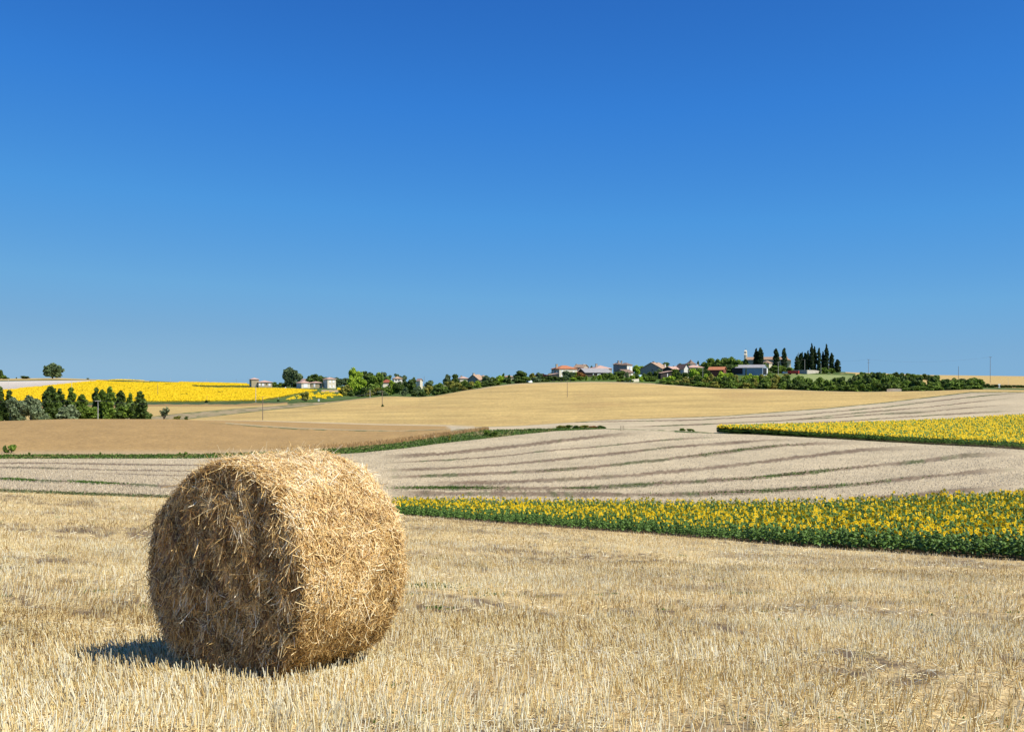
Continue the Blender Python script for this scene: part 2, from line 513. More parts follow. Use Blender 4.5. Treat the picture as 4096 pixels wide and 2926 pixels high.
def seg_color(k, X, Y, x, y, t):
    """k: strip index; t: 0..1 position across the strip"""
    n = fnoise(X / 25, Y / 4, 4)
    if k <= 3:        # near stubble
        w = fnoise(x / 2.2, y / 2.2, 5)
        c = mixc(np.tile(C_STUB, X.shape + (1,)), C_SOIL * 1.25, (w - 0.45) * 2.4)
        c = mixc(c, C_SOIL * 0.85, soil_patch(x, y))
        return mixc(c, C_GRASS * 1.4, (fnoise(x / 0.8, y / 0.8, 8) - 0.78) * 6)
    if k == 4:        # soil under the near sunflowers, greenish verge at left
        c = np.tile(C_SOIL * 1.2, X.shape + (1,))
        v = mixc(np.tile(C_SOIL * 1.5, X.shape + (1,)), C_DKGRASS * 2.2, (n - 0.35) * 3)
        return np.where((X < 1350)[..., None], v, c)
    if k == 5:
        return furrowed(X, Y, FURROWS, C_PALE)
    if k == 6:        # grass verge
        c = mixc(np.tile(C_GRASS, X.shape + (1,)), C_DRY, (n - 0.55) * 3 + (t - 0.55) * (X < 2000) * 1.6)
        c = mixc(c, C_PALE, ((X > 2480) & (X < 2700)) * 0.8)
        return c
    if k == 7:        # ripe wheat, left; sunflower soil, right
        w = fnoise(X / 60, Y / 9, 6)
        c = np.tile(C_WHEAT, X.shape + (1,)) * (0.9 + 0.2 * w)[..., None]
        c = mixc(c, C_DRY * 1.08, (0.10 - t) * 14 * (X < 1750))
        c = mixc(c, C_FALLOW * 1.15, ((t > 0.93) & (X > 900) & (X < 1800)) * 0.9)
        c = mixc(c, C_DKGRASS * 1.3, ((t > 0.885) & (X > 780) & (X < 1950)) * np.clip(0.35 + (vnoise(X / 23, X * 0, 3) - 0.35) * 1.6 + 0.5 * (vnoise(X / 5, X * 0, 4) - 0.5), 0, 1) * (t < 0.95) * np.clip((X - 780) / 300, 0, 1))
        c = np.where((X > 1800)[..., None], mixc(np.tile(C_PALE, X.shape + (1,)), C_GRASS, (n - 0.5) * 3 + (X > 2600) * 0.6), c)
        return np.where((X > 2860)[..., None], C_SOIL * 0.8 + 0 * c, c)
    if k == 8:        # strip of wheat behind the track, left; pale striped field, right
        c = np.tile(C_WHEAT * 1.02, X.shape + (1,)) * (0.94 + 0.12 * n)[..., None]
        c = mixc(c, C_PALE * 1.05, ((t > 0.93) & (X < 1800)) * 1.0)
        h = furrowed(X, Y, HLINES, C_PALE * 0.97)
        h = mixc(h, C_DKGRASS, (t > 0.955) * 0.95 * (X > 1900) * (0.6 + 0.4 * (n > 0.4)))
        w = np.clip((X - (1800 - 40 * n)) / 20, 0, 1)
        return mixc(c, h, w)
    if k == 9:        # large golden field
        b = vnoise(X / 260, (Y + (X - 2000) * 0.022) / 5.0, 7)
        b2 = vnoise(X / 160, (Y + (X - 2000) * 0.022) / 1.7, 12) + 0.5 * (vnoise(X / 6, Y / 1.2, 14) - 0.5)
        c = np.tile(C_GOLD, X.shape + (1,)) * (0.78 + 0.22 * b + 0.26 * b2)[..., None]
        c = mixc(c, C_WHEAT * 1.12, (fnoise(X / 300, Y / 14, 13) - 0.55) * 1.8)
        c = mixc(c, C_PALE * 1.04, (t > 0.95) * (X > 1900) * 0.5 + (t < 0.02) * (X < 1900) * 0.6)
        return mixc(c, C_DKGRASS * 1.2, (t > 0.97) * (X < 1300) * 0.9)
    if k == 10:
        c = np.tile(C_FALLOW, X.shape + (1,)) * (0.9 + 0.2 * n)[..., None]
        c = c * (0.85 + 0.3 * vnoise(X / 80, Y / 2.5, 18))[..., None]
        c = mixc(c, C_GRASS * 1.2, (n - 0.48) * 2 + (t > 0.88) * 0.8 + (t < 0.07) * 0.8)
        return np.where((X > 1310)[..., None], mixc(np.tile(C_DKGRASS * 1.4, X.shape + (1,)), C_DRY, (n - 0.4) * 2), c)
    if k == 11:
        c = np.tile(C_GOLD * 1.02, X.shape + (1,)) * (0.92 + 0.16 * n)[..., None]
        return np.where((X > 1150)[..., None], mixc(np.tile(C_DRY, X.shape + (1,)), C_GRASS, (n - 0.4) * 2), c)
    if k == 12:
        c = mixc(np.tile(C_DKGRASS * 1.1, X.shape + (1,)), C_WHEAT * 0.9, (n - 0.5) * 2 + (0.62 - t) * 5)
        return np.where((X > 1150)[..., None], mixc(np.tile(C_GRASS, X.shape + (1,)), C_DRY, (n - 0.6) * 2 + (X > 3850) * 0.5), c)
    if k == 13:
        c = np.tile(C_GRASS * 1.25, X.shape + (1,)) * (0.9 + 0.3 * n)[..., None]
        ye = inpoly(X, Y, YELLOW)
        c = np.where(ye[..., None], np.array((0.16, 0.17, 0.018)) + 0 * c, c)
        c = mixc(c, C_DRY * 1.2, ((X > 1285) & (X < 1360) & (Y > 1559) & (Y < 1567)) * 0.9)
        c = mixc(c, C_GRASS * 1.7, ((X > 2180) & (X < 2900) & (n > 0.3)) * 0.6)
        c = mixc(c, np.array((0.30, 0.34, 0.12)), np.clip(1.4 - np.abs(X - 3290 + 60 * (n - 0.5)) / 140, 0, 1) * (Y > 1494) * 0.8)
        c = mixc(c, C_GOLD * 0.98, (X > 3700) * (Y < 1541))
        c = mixc(c, C_PALE * 0.75, (X > 3900) * (X < 4000) * (Y > 1541) * (Y < 1549))
        return c
    if k == 14:
        c = mixc(np.tile(C_GRASS * 1.2, X.shape + (1,)), C_DRY, (n - 0.5) * 2)
        c = np.where((X < 385)[..., None], np.array((0.52, 0.46, 0.38)) * (0.82 + 0.3 * np.clip(t, 0, 1))[..., None] + 0 * c, c)
        c = np.where((X >= 385)[..., None] & (X < 1100)[..., None], C_GRASS * 1.1 + 0 * c, c)
        c = mixc(c, C_GOLD, (X > 3420) * 1.0)
        c = mixc(c, C_WHEAT * 0.7, ((X > 3800) & (t > 0.45) & (t < 0.55)) * 0.8)
        return c
    if k == 15:
        c = np.tile(C_GRASS * 1.2, X.shape + (1,))
        c = np.where((X < 600)[..., None], mixc(np.tile(C_GOLD, X.shape + (1,)), C_DKGRASS, (0.25 - t) * 9), c)
        c = mixc(c, C_GOLD, (X > 3380) * 1.0)
        return c
    return np.tile(C_DRY * 0.8, X.shape + (1,))


M_NEAR = pmat('stubble_soil', use_col=True, noise=[(9, 0.35, (1, 1, 1)), (60, 0.5, (1, 1, 1))], bump=(40, 0.6, 0.03))
M_FIELD = pmat('field_surface', use_col=True, noise=[(0.35, 0.06, (1, 1, 1)), (3.2, 0.20, (1, 1, 1)), (11, 0.16, (1, 1, 1))], bump=(2.5, 0.5, 0.12))
M_WHEAT = pmat('ripe_wheat_surface', use_col=True, noise=[(0.12, 0.06, (1, 1, 1)), (1.6, 0.20, (1, 1, 1)), (5.0, 0.20, (1, 1, 1))], bump=(1.8, 0.6, 0.25))

STRIPS = [  # first strip, last strip (exclusive), name, material
    (0, 4, 'stubble_field', M_NEAR), (4, 5, 'soil', M_FIELD), (5, 6, 'striped_stubble_field', M_FIELD),
    (6, 7, 'grass_verge', M_FIELD), (7, 8, 'ripe_wheat_field', M_WHEAT), (8, 9, 'wheat_and_stubble_field', M_FIELD),
    (9, 10, 'golden_grain_field', M_WHEAT), (10, 12, 'fallow_field', M_FIELD), (12, 13, 'field_margin', M_FIELD),
    (13, 14, 'village_slope', M_FIELD), (14, 16, 'hilltop_field', M_FIELD), (16, len(CD) - 1, 'distant_ground', M_FIELD)]
for k0, k1, nm, mt in STRIPS:
    r0, r1 = SEG0[k0], SEG0[k1]
    D, Z = RD[r0:r1 + 1], RZ[r0:r1 + 1].copy()
    Xg = np.broadcast_to(XS, D.shape)
    x = (Xg - CX) / F_PX * D
    Yp = HY + (EYE - Z) / np.maximum(D, 1) * F_PX
    col = np.zeros(D.shape + (3,))
    for r in range(r0, r1 + 1):
        k = seg_of_row[r] if r < r1 else k1 - 1
        ra, rb = SEG0[k], SEG0[k + 1]
        col[r - r0] = seg_color(k, Xg[r - r0], Yp[r - r0], x[r - r0], D[r - r0], np.full(len(XS), (r - ra) / (rb - ra)))
    if k0 == 0:       # the ground under and behind the photographer
        m = D.shape[0]
        back = np.array([-14.0, -6.0, -1.0])
        start = int(np.argmax(D[:, 0] >= 3.0))
        xb = (XS - CX) / F_PX * D[start][None] + 0
        D = np.concatenate([np.repeat(back[:, None], len(XS), 1), D[start:]])
        x = np.concatenate([xb * (1 + (3 - back[:, None]) * 1.6), x[start:]])
        z3_ = RZ[start][None] + (D[3][None] - back[:, None]) * 0.05
        Z = np.concatenate([z3_, Z[start:]])
        col = np.concatenate([np.tile(C_STUB, (3, len(XS), 1)), col[start:]])
        Z = Z + 0.03 * (fnoise(x / 0.9, D / 0.9, 21) - 0.5) * np.clip((D - 3) / 2, 0, 1) * np.clip((50 - D) / 20, 0, 1)
    nr, nc = D.shape
    V = np.stack([x, D, Z], -1).reshape(-1, 3)
    idx = np.arange(nr * nc).reshape(nr, nc)
    Fq = np.stack([idx[:-1, :-1], idx[:-1, 1:], idx[1:, 1:], idx[1:, :-1]], -1).reshape(-1, 4)
    me = raw_mesh(nm, V, [Fq], mt, col=col.reshape(-1, 3), smooth=True)
    tag(link(nm, me), kind='structure')
# ---------------------------------------------------------------- trees and shrubs
FOL = {   # leaf colour ramps over random leaves
    'dark': [(0, (0.049, 0.085, 0.020)), (0.5, (0.093, 0.146, 0.029)), (1, (0.163, 0.235, 0.043))],
    'mid': [(0, (0.076, 0.132, 0.020)), (0.5, (0.159, 0.246, 0.033)), (1, (0.271, 0.376, 0.052))],
    'light': [(0, (0.149, 0.235, 0.023)), (0.5, (0.327, 0.470, 0.036)), (1, (0.543, 0.681, 0.065))],
    'olive': [(0, (0.137, 0.153, 0.029)), (0.5, (0.258, 0.270, 0.046)), (1, (0.462, 0.400, 0.083))],
    'grey': [(0, (0.103, 0.147, 0.066)), (0.5, (0.184, 0.237, 0.116)), (1, (0.287, 0.339, 0.187))],
    'cypress': [(0, (0.016, 0.037, 0.012)), (0.5, (0.034, 0.066, 0.019)), (1, (0.067, 0.111, 0.026))],
    'bluish': [(0, (0.081, 0.129, 0.062)), (0.5, (0.137, 0.200, 0.085)), (1, (0.217, 0.282, 0.116))],
    'brown': [(0, (0.163, 0.082, 0.024)), (0.5, (0.300, 0.141, 0.041)), (1, (0.462, 0.259, 0.065))],
    'purple': [(0, (0.068, 0.033, 0.029)), (0.5, (0.123, 0.052, 0.043)), (1, (0.191, 0.082, 0.057))],
}
M_FOL = {k: pmat('foliage_' + k, island=v, rough=0.6, spec=0.25, trans=0.28, objvar=0.16) for k, v in FOL.items()}
M_BARK = pmat('bark', (0.16, 0.12, 0.085), noise=[(6, 0.3, (1, 1, 0.3))], bump=(12, 0.5, 0.03))


def rand_dirs(n, r):
    v = r.normal(size=(n, 3))
    return v / np.linalg.norm(v, axis=1, keepdims=True)


def leaf_cloud(name, blobs, n, size, mat, seed, up=0.25):
    """leaf clumps scattered in the outer shell of each blob; blobs: (cx,cy,cz,rx,ry,rz)"""
    r = np.random.default_rng(seed)
    B = np.array(blobs, float)
    w = (B[:, 3] * B[:, 5]) ** 1.0
    k = r.choice(len(B), n, p=w / w.sum())
    u = rand_dirs(n, r)
    rad = np.where(r.random(n) < 0.75, r.uniform(0.78, 1.08, n), r.uniform(0.2, 0.8, n))
    P = B[k, :3] + u * B[k, 3:6] * rad[:, None]
    keep = P[:, 2] > 0.02
    P, u = P[keep], u[keep]
    n = len(P)
    nd = u * 0.8 + rand_dirs(n, r) * 0.9 + np.array([0, 0, up])
    nd /= np.linalg.norm(nd, axis=1, keepdims=True)
    t1 = np.cross(nd, rand_dirs(n, r))
    t1 /= np.linalg.norm(t1, axis=1, keepdims=True)
    t2 = np.cross(nd, t1)
    s = size * r.uniform(0.5, 1.3, n)[:, None]
    a, b = t1 * s * 0.62, t2 * s
    V = np.stack([P - b * 0.9, P + a - b * 0.1 + nd * s * 0.15, P + b, P - a + b * 0.15 - nd * s * 0.1], 1).reshape(-1, 3)
    F = np.arange(4 * n).reshape(n, 4)
    return raw_mesh(name, V, [F], mat)


def limb_mesh(name, segs, mat, sides=6):
    """tapered limbs; segs: (p0, r0, p1, r1)"""
    Vs, Fs, c = [], [], 0
    for p0, r0, p1, r1 in segs:
        p0, p1 = Vector(p0), Vector(p1)
        ax = (p1 - p0).normalized()
        q = ax.orthogonal().normalized()
        w = ax.cross(q)
        for p, rr in ((p0, r0), (p1, r1)):
            for j in range(sides):
                a = 2 * math.pi * j / sides
                Vs.append(p + (q * math.cos(a) + w * math.sin(a)) * rr)
        for j in range(sides):
            Fs.append((c + j, c + (j + 1) % sides, c + sides + (j + 1) % sides, c + sides + j))
        c += 2 * sides
    return raw_mesh(name, np.array([tuple(v) for v in Vs]), [np.array(Fs)], mat, smooth=True)


def crown_blobs(kind, seed):
    r = np.random.default_rng(seed)
    out, segs = [], []
    if kind == 'round':      # unit height 1, trunk to 0.25
        segs.append(((0, 0, -0.03), 0.035, (0.01, 0, 0.45), 0.022))
        for i in range(24):
            a, h = r.uniform(0, 6.28), r.uniform(0.17, 0.86)
            w = 0.34 * math.sin(math.pi * min(1, (h - 0.02) / 0.95)) ** 0.6
            d = w * r.uniform(0.35, 1.0)
            s = r.uniform(0.09, 0.17)
            c = (math.cos(a) * d, math.sin(a) * d, h)
            out.append((*c, s * 1.15, s * 1.15, s * 0.9))
            if i % 2 == 0:
                segs.append(((0.005, 0, r.uniform(0.15, 0.38)), 0.016, c, 0.006))
        out.append((0, 0, 0.58, 0.2, 0.2, 0.26))
    elif kind == 'poplar':
        segs.append(((0, 0, -0.03), 0.02, (0, 0, 0.75), 0.007))
        for i in range(38):
            h = 0.10 + 0.87 * ((i + r.random()) / 38) ** 0.9
            w = 0.15 * (1 - max(0, (h - 0.5) / 0.55)) ** 0.8
            a, d = r.uniform(0, 6.28), w * r.uniform(0.1, 1.0)
            s = (0.028 + 0.05 * (1 - h)) * r.uniform(0.7, 1.3)
            c = (math.cos(a) * d, math.sin(a) * d, h)
            out.append((*c, s, s, s * 1.7))
            if i % 5 == 0:
                segs.append(((0, 0, h - 0.12 if h > 0.2 else 0.1), 0.008, c, 0.003))
    elif kind == 'bush':
        segs.append(((0, 0, -0.05), 0.04, (0, 0, 0.4), 0.02))
        for i in range(15):
            a, d = r.uniform(0, 6.28), r.uniform(0, 0.5)
            h = r.uniform(0.15, 0.80 - 0.25 * d)
            s = r.uniform(0.14, 0.24)
            c = (math.cos(a) * d, math.sin(a) * d, h)
            out.append((*c, s, s, s * 0.9))
            if i % 4 == 0:
                segs.append(((0, 0, 0.02), 0.02, c, 0.006))
    elif kind == 'cypress':
        segs.append(((0, 0, -0.03), 0.02, (0, 0, 0.4), 0.01))
        for i in range(26):
            h = 0.03 + 0.93 * i / 25
            w = (0.085 * math.sin(math.pi * min(1, 0.28 + h * 0.62)) ** 0.8) * (1 if h < 0.7 else (1.03 - h) / 0.33)
            w = max(w, 0.008)
            a = r.uniform(0, 6.28)
            out.append((math.cos(a) * w * 0.3, math.sin(a) * w * 0.3, h, w * 0.85, w * 0.85, 0.05))
    elif kind == 'fatcypress':
        segs.append(((0, 0, -0.03), 0.02, (0, 0, 0.4), 0.01))
        for i in range(26):
            h = 0.04 + 0.9 * i / 25
            w = 0.15 * (1 - 0.35 * h) * (1 if h < 0.72 else math.sqrt(max(0.03, (1.0 - h) / 0.28)))
            a = r.uniform(0, 6.28)
            out.append((math.cos(a) * w * 0.3, math.sin(a) * w * 0.3, h, w * 0.8, w * 0.8, 0.06))
    elif kind == 'sparse':   # upward feathery shrub
        for i in range(14):
            a, d = r.uniform(0, 6.28), r.uniform(0.05, 0.32)
            h = r.uniform(0.4, 0.92)
            c = (math.cos(a) * d * h, math.sin(a) * d * h, h)
            out.append((*c, 0.07, 0.07, 0.13))
            segs.append(((0, 0, 0), 0.014, c, 0.004))
    return out, segs


PROTO = {}
NV = {'round': (4, 3600, 0.062), 'poplar': (4, 3000, 0.040), 'bush': (4, 2200, 0.095), 'cypress': (3, 2600, 0.032), 'fatcypress': (2, 2600, 0.045), 'sparse': (2, 520, 0.055)}
for kd, (nvar, nl, sz) in NV.items():
    for v in range(nvar):
        bl, sg = crown_blobs(kd, 100 + v * 7)
        PROTO[(kd, v)] = (leaf_cloud('crown_' + kd, bl, nl, sz, M_FOL['mid'], 50 + v), limb_mesh('trunk_' + kd, sg, M_BARK))
WID = {'round': 0.76, 'poplar': 0.32, 'bush': 1.12, 'cypress': 0.145, 'fatcypress': 0.285, 'sparse': 0.62}
_tc = [0]


def plant(name, X, ytop, wpx, d, kind, foliage, label, cat='tree', group=None, sink=0.0, hmin=1.0):
    p = at(X, d)
    h = max(hmin, zpx(ytop, d) - p.z) + sink
    w = wpx * d / F_PX
    _tc[0] += 1
    o = empty(name, (p.x, p.y, p.z - sink), (_tc[0] * 2.399) % 6.283)
    s = w / WID[kind]
    o.scale = (s, s, h)
    cr, tr = PROTO[(kind, _tc[0] % NV[kind][0])]
    c = link('crown', cr, o)
    c.material_slots[0].link = 'OBJECT'
    c.material_slots[0].material = M_FOL[foliage]
    link('trunk', tr, o)
    tag(o, label, cat, group)
    return o


# the row of poplars and willows behind the wheat crest (left)
G = 'trees in the row behind the brown wheat'
for X, yt, w, k, f, lb in [
    (2, 1548, 34, 'poplar', 'dark', 'dark poplar cut by the left photo edge in the row behind the wheat'),
    (36, 1560, 44, 'poplar', 'dark', 'narrow dark poplar rising behind the grey-green willows at the far left'),
    (70, 1588, 66, 'round', 'grey', 'grey-green willow nearest the left edge, behind the wheat'),
    (122, 1578, 62, 'round', 'grey', 'taller grey-green willow, second from the left edge'),
    (158, 1622, 62, 'bush', 'grey', 'low grey-green willow between the willow pair and the big dark poplar'),
    (188, 1560, 46, 'poplar', 'dark', 'dark poplar just left of the tallest poplar in the row'),
    (203, 1543, 60, 'poplar', 'dark', 'tallest dark poplar of the row behind the wheat'),
    (240, 1556, 42, 'poplar', 'dark', 'dark poplar on the right shoulder of the tallest one'),
    (225, 1620, 80, 'bush', 'dark', 'broad dark undergrowth tree at the foot of the tallest poplar'),
    (284, 1549, 46, 'poplar', 'mid', 'single poplar with a forked top above the round grey willow'),
    (328, 1575, 44, 'poplar', 'mid', 'slim poplar right of the fork-topped one'),
    (283, 1613, 80, 'bush', 'grey', 'round silvery willow bush in front of the poplars'),
    (330, 1618, 52, 'round', 'mid', 'leafy green tree right of the round silvery willow bush'),
    (385, 1550, 38, 'poplar', 'dark', 'dark pointed poplar left of the white concrete pole'),
    (409, 1556, 42, 'poplar', 'mid', 'poplar whose foot is hidden by the white concrete pole'),
    (440, 1548, 44, 'poplar', 'mid', 'tall airy poplar right of the white concrete pole'),
    (372, 1625, 60, 'round', 'mid', 'low green tree left of the white concrete pole'),
    (450, 1628, 62, 'round', 'dark', 'low dark tree right of the white concrete pole'),
    (483, 1560, 42, 'poplar', 'dark', 'dark poplar third from the right end of the row'),
    (521, 1573, 30, 'poplar', 'mid', 'small poplar top between the two last dark poplars'),
    (561, 1566, 52, 'poplar', 'dark', 'last dark poplar at the right end of the row'),
    (495, 1622, 66, 'round', 'mid', 'green tree filling the foot of the row before its right end'),
    (550, 1602, 98, 'bush', 'mid', 'broad bushy tree closing the right end of the row'),
]:
    plant('poplar' if k == 'poplar' else ('willow' if f == 'grey' else 'broadleaf_tree'), X, yt, w * 1.12, 268 + (X * 7) % 17 - (12 if f == 'grey' else 0), k, f, lb, 'tree', G)

plant('sparse_shrub', 656, 1628, 48, 262, 'sparse', 'grey', 'feathery grey shrub standing alone right of the tree row', 'shrub', hmin=2)
plant('low_shrub', 705, 1662, 42, 258, 'bush', 'olive', 'low rounded dark shrub right of the feathery grey shrub', 'shrub')
plant('low_shrub', 745, 1671, 17, 256, 'bush', 'dark', 'small green shrub at the tip of the golden field', 'shrub')
plant('low_shrub', 46, 1773, 42, 124, 'bush', 'mid', 'green shrub at the left edge of the grass verge before the wheat', 'shrub')
plant('low_shrub', 22, 1790, 20, 124, 'bush', 'dark', 'smaller shrub leaning on the green shrub at the left edge', 'shrub')
for X, yt, w, lb in [(118, 1808, 10, 'weed tuft on the verge right of the green shrub'), (402, 1800, 8, 'tall weed on the verge below the white pole'),
                     (720, 1800, 9, 'tall weed on the verge just left of the bale'), (740, 1799, 16, 'leafy weed on the verge by the left side of the bale'),
                     (855, 1802, 16, 'dark weed clump on the verge touching the bale top')]:
    plant('weed_clump', X, yt + 6, w * 1.3, 121, 'bush', 'mid', lb, 'weed', 'weeds on the grass verge', hmin=0.3)
# far left skyline
plant('lone_tree', 210, 1447, 66, 722, 'round', 'bluish', 'big lone rounded tree on the skyline above the yellow field')
plant('broadleaf_tree', 0, 1478, 26, 740, 'round', 'dark', 'tree cut by the left edge on the skyline')
plant('low_shrub', 20, 1499, 34, 730, 'bush', 'mid', 'flat green shrub on the skyline at the far left', 'shrub')
plant('low_shrub', 104, 1502, 46, 735, 'bush', 'dark', 'flat dark shrub on the skyline left of the lone tree', 'shrub')
plant('low_shrub', 352, 1510, 11, 735, 'bush', 'dark', 'tiny dark bush on the skyline right of the lone tree', 'shrub')
plant('low_shrub', 66, 1507, 6, 735, 'bush', 'dark', 'very small bush on the skyline between the two flat shrubs', 'shrub')
# by the new houses
plant('walnut_tree', 1166, 1467, 62, 590, 'round', 'bluish', 'tall dark tree between the two new houses')
for X, yt, w, d, f, lb in [(1092, 1526, 34, 600, 'mid', 'hedge shrub just right of the brown-walled house'), (1122, 1528, 44, 600, 'mid', 'green hedge shrub left of the tall dark tree'),
                           (1140, 1532, 40, 598, 'dark', 'dark hedge shrub under the left side of the tall dark tree'), (1185, 1530, 40, 598, 'dark', 'dark hedge shrub under the right side of the tall dark tree'),
                           (1203, 1512, 26, 690, 'dark', 'dark tree top over the roof of the garage block'),
                           (1256, 1492, 52, 640, 'dark', 'rounded dark tree over the linking roof of the white house'), (1290, 1501, 50, 650, 'dark', 'dark tree left of the white tower house'),
                           (1352, 1508, 42, 640, 'bluish', 'dark tree right of the white tower house'), (1384, 1510, 44, 680, 'bluish', 'distant bluish tree right of the white tower house'),
                           (1330, 1506, 30, 690, 'dark', 'tree top just over the white tower roof')]:
    plant('broadleaf_tree' if yt < 1520 else 'hedge_shrub', X, yt, w, d, 'round' if yt < 1520 else 'bush', f, lb, 'tree' if yt < 1520 else 'shrub')
plant('young_tree', 1219, 1564, 30, 388, 'round', 'olive', 'small vase-shaped tree standing before the sparse sunflower patch')
plant('low_shrub', 1113, 1597, 12, 392, 'bush', 'dark', 'small dark bush at a pole foot below the yellow field', 'shrub')
plant('low_shrub', 828, 1605, 17, 396, 'bush', 'dark', 'small bush at the pole foot on the lower edge of the yellow field', 'shrub')
plant('low_shrub', 1531, 1636, 12, 300, 'bush', 'dark', 'dark bush at the foot of the pole in the golden field', 'shrub', hmin=0.8)
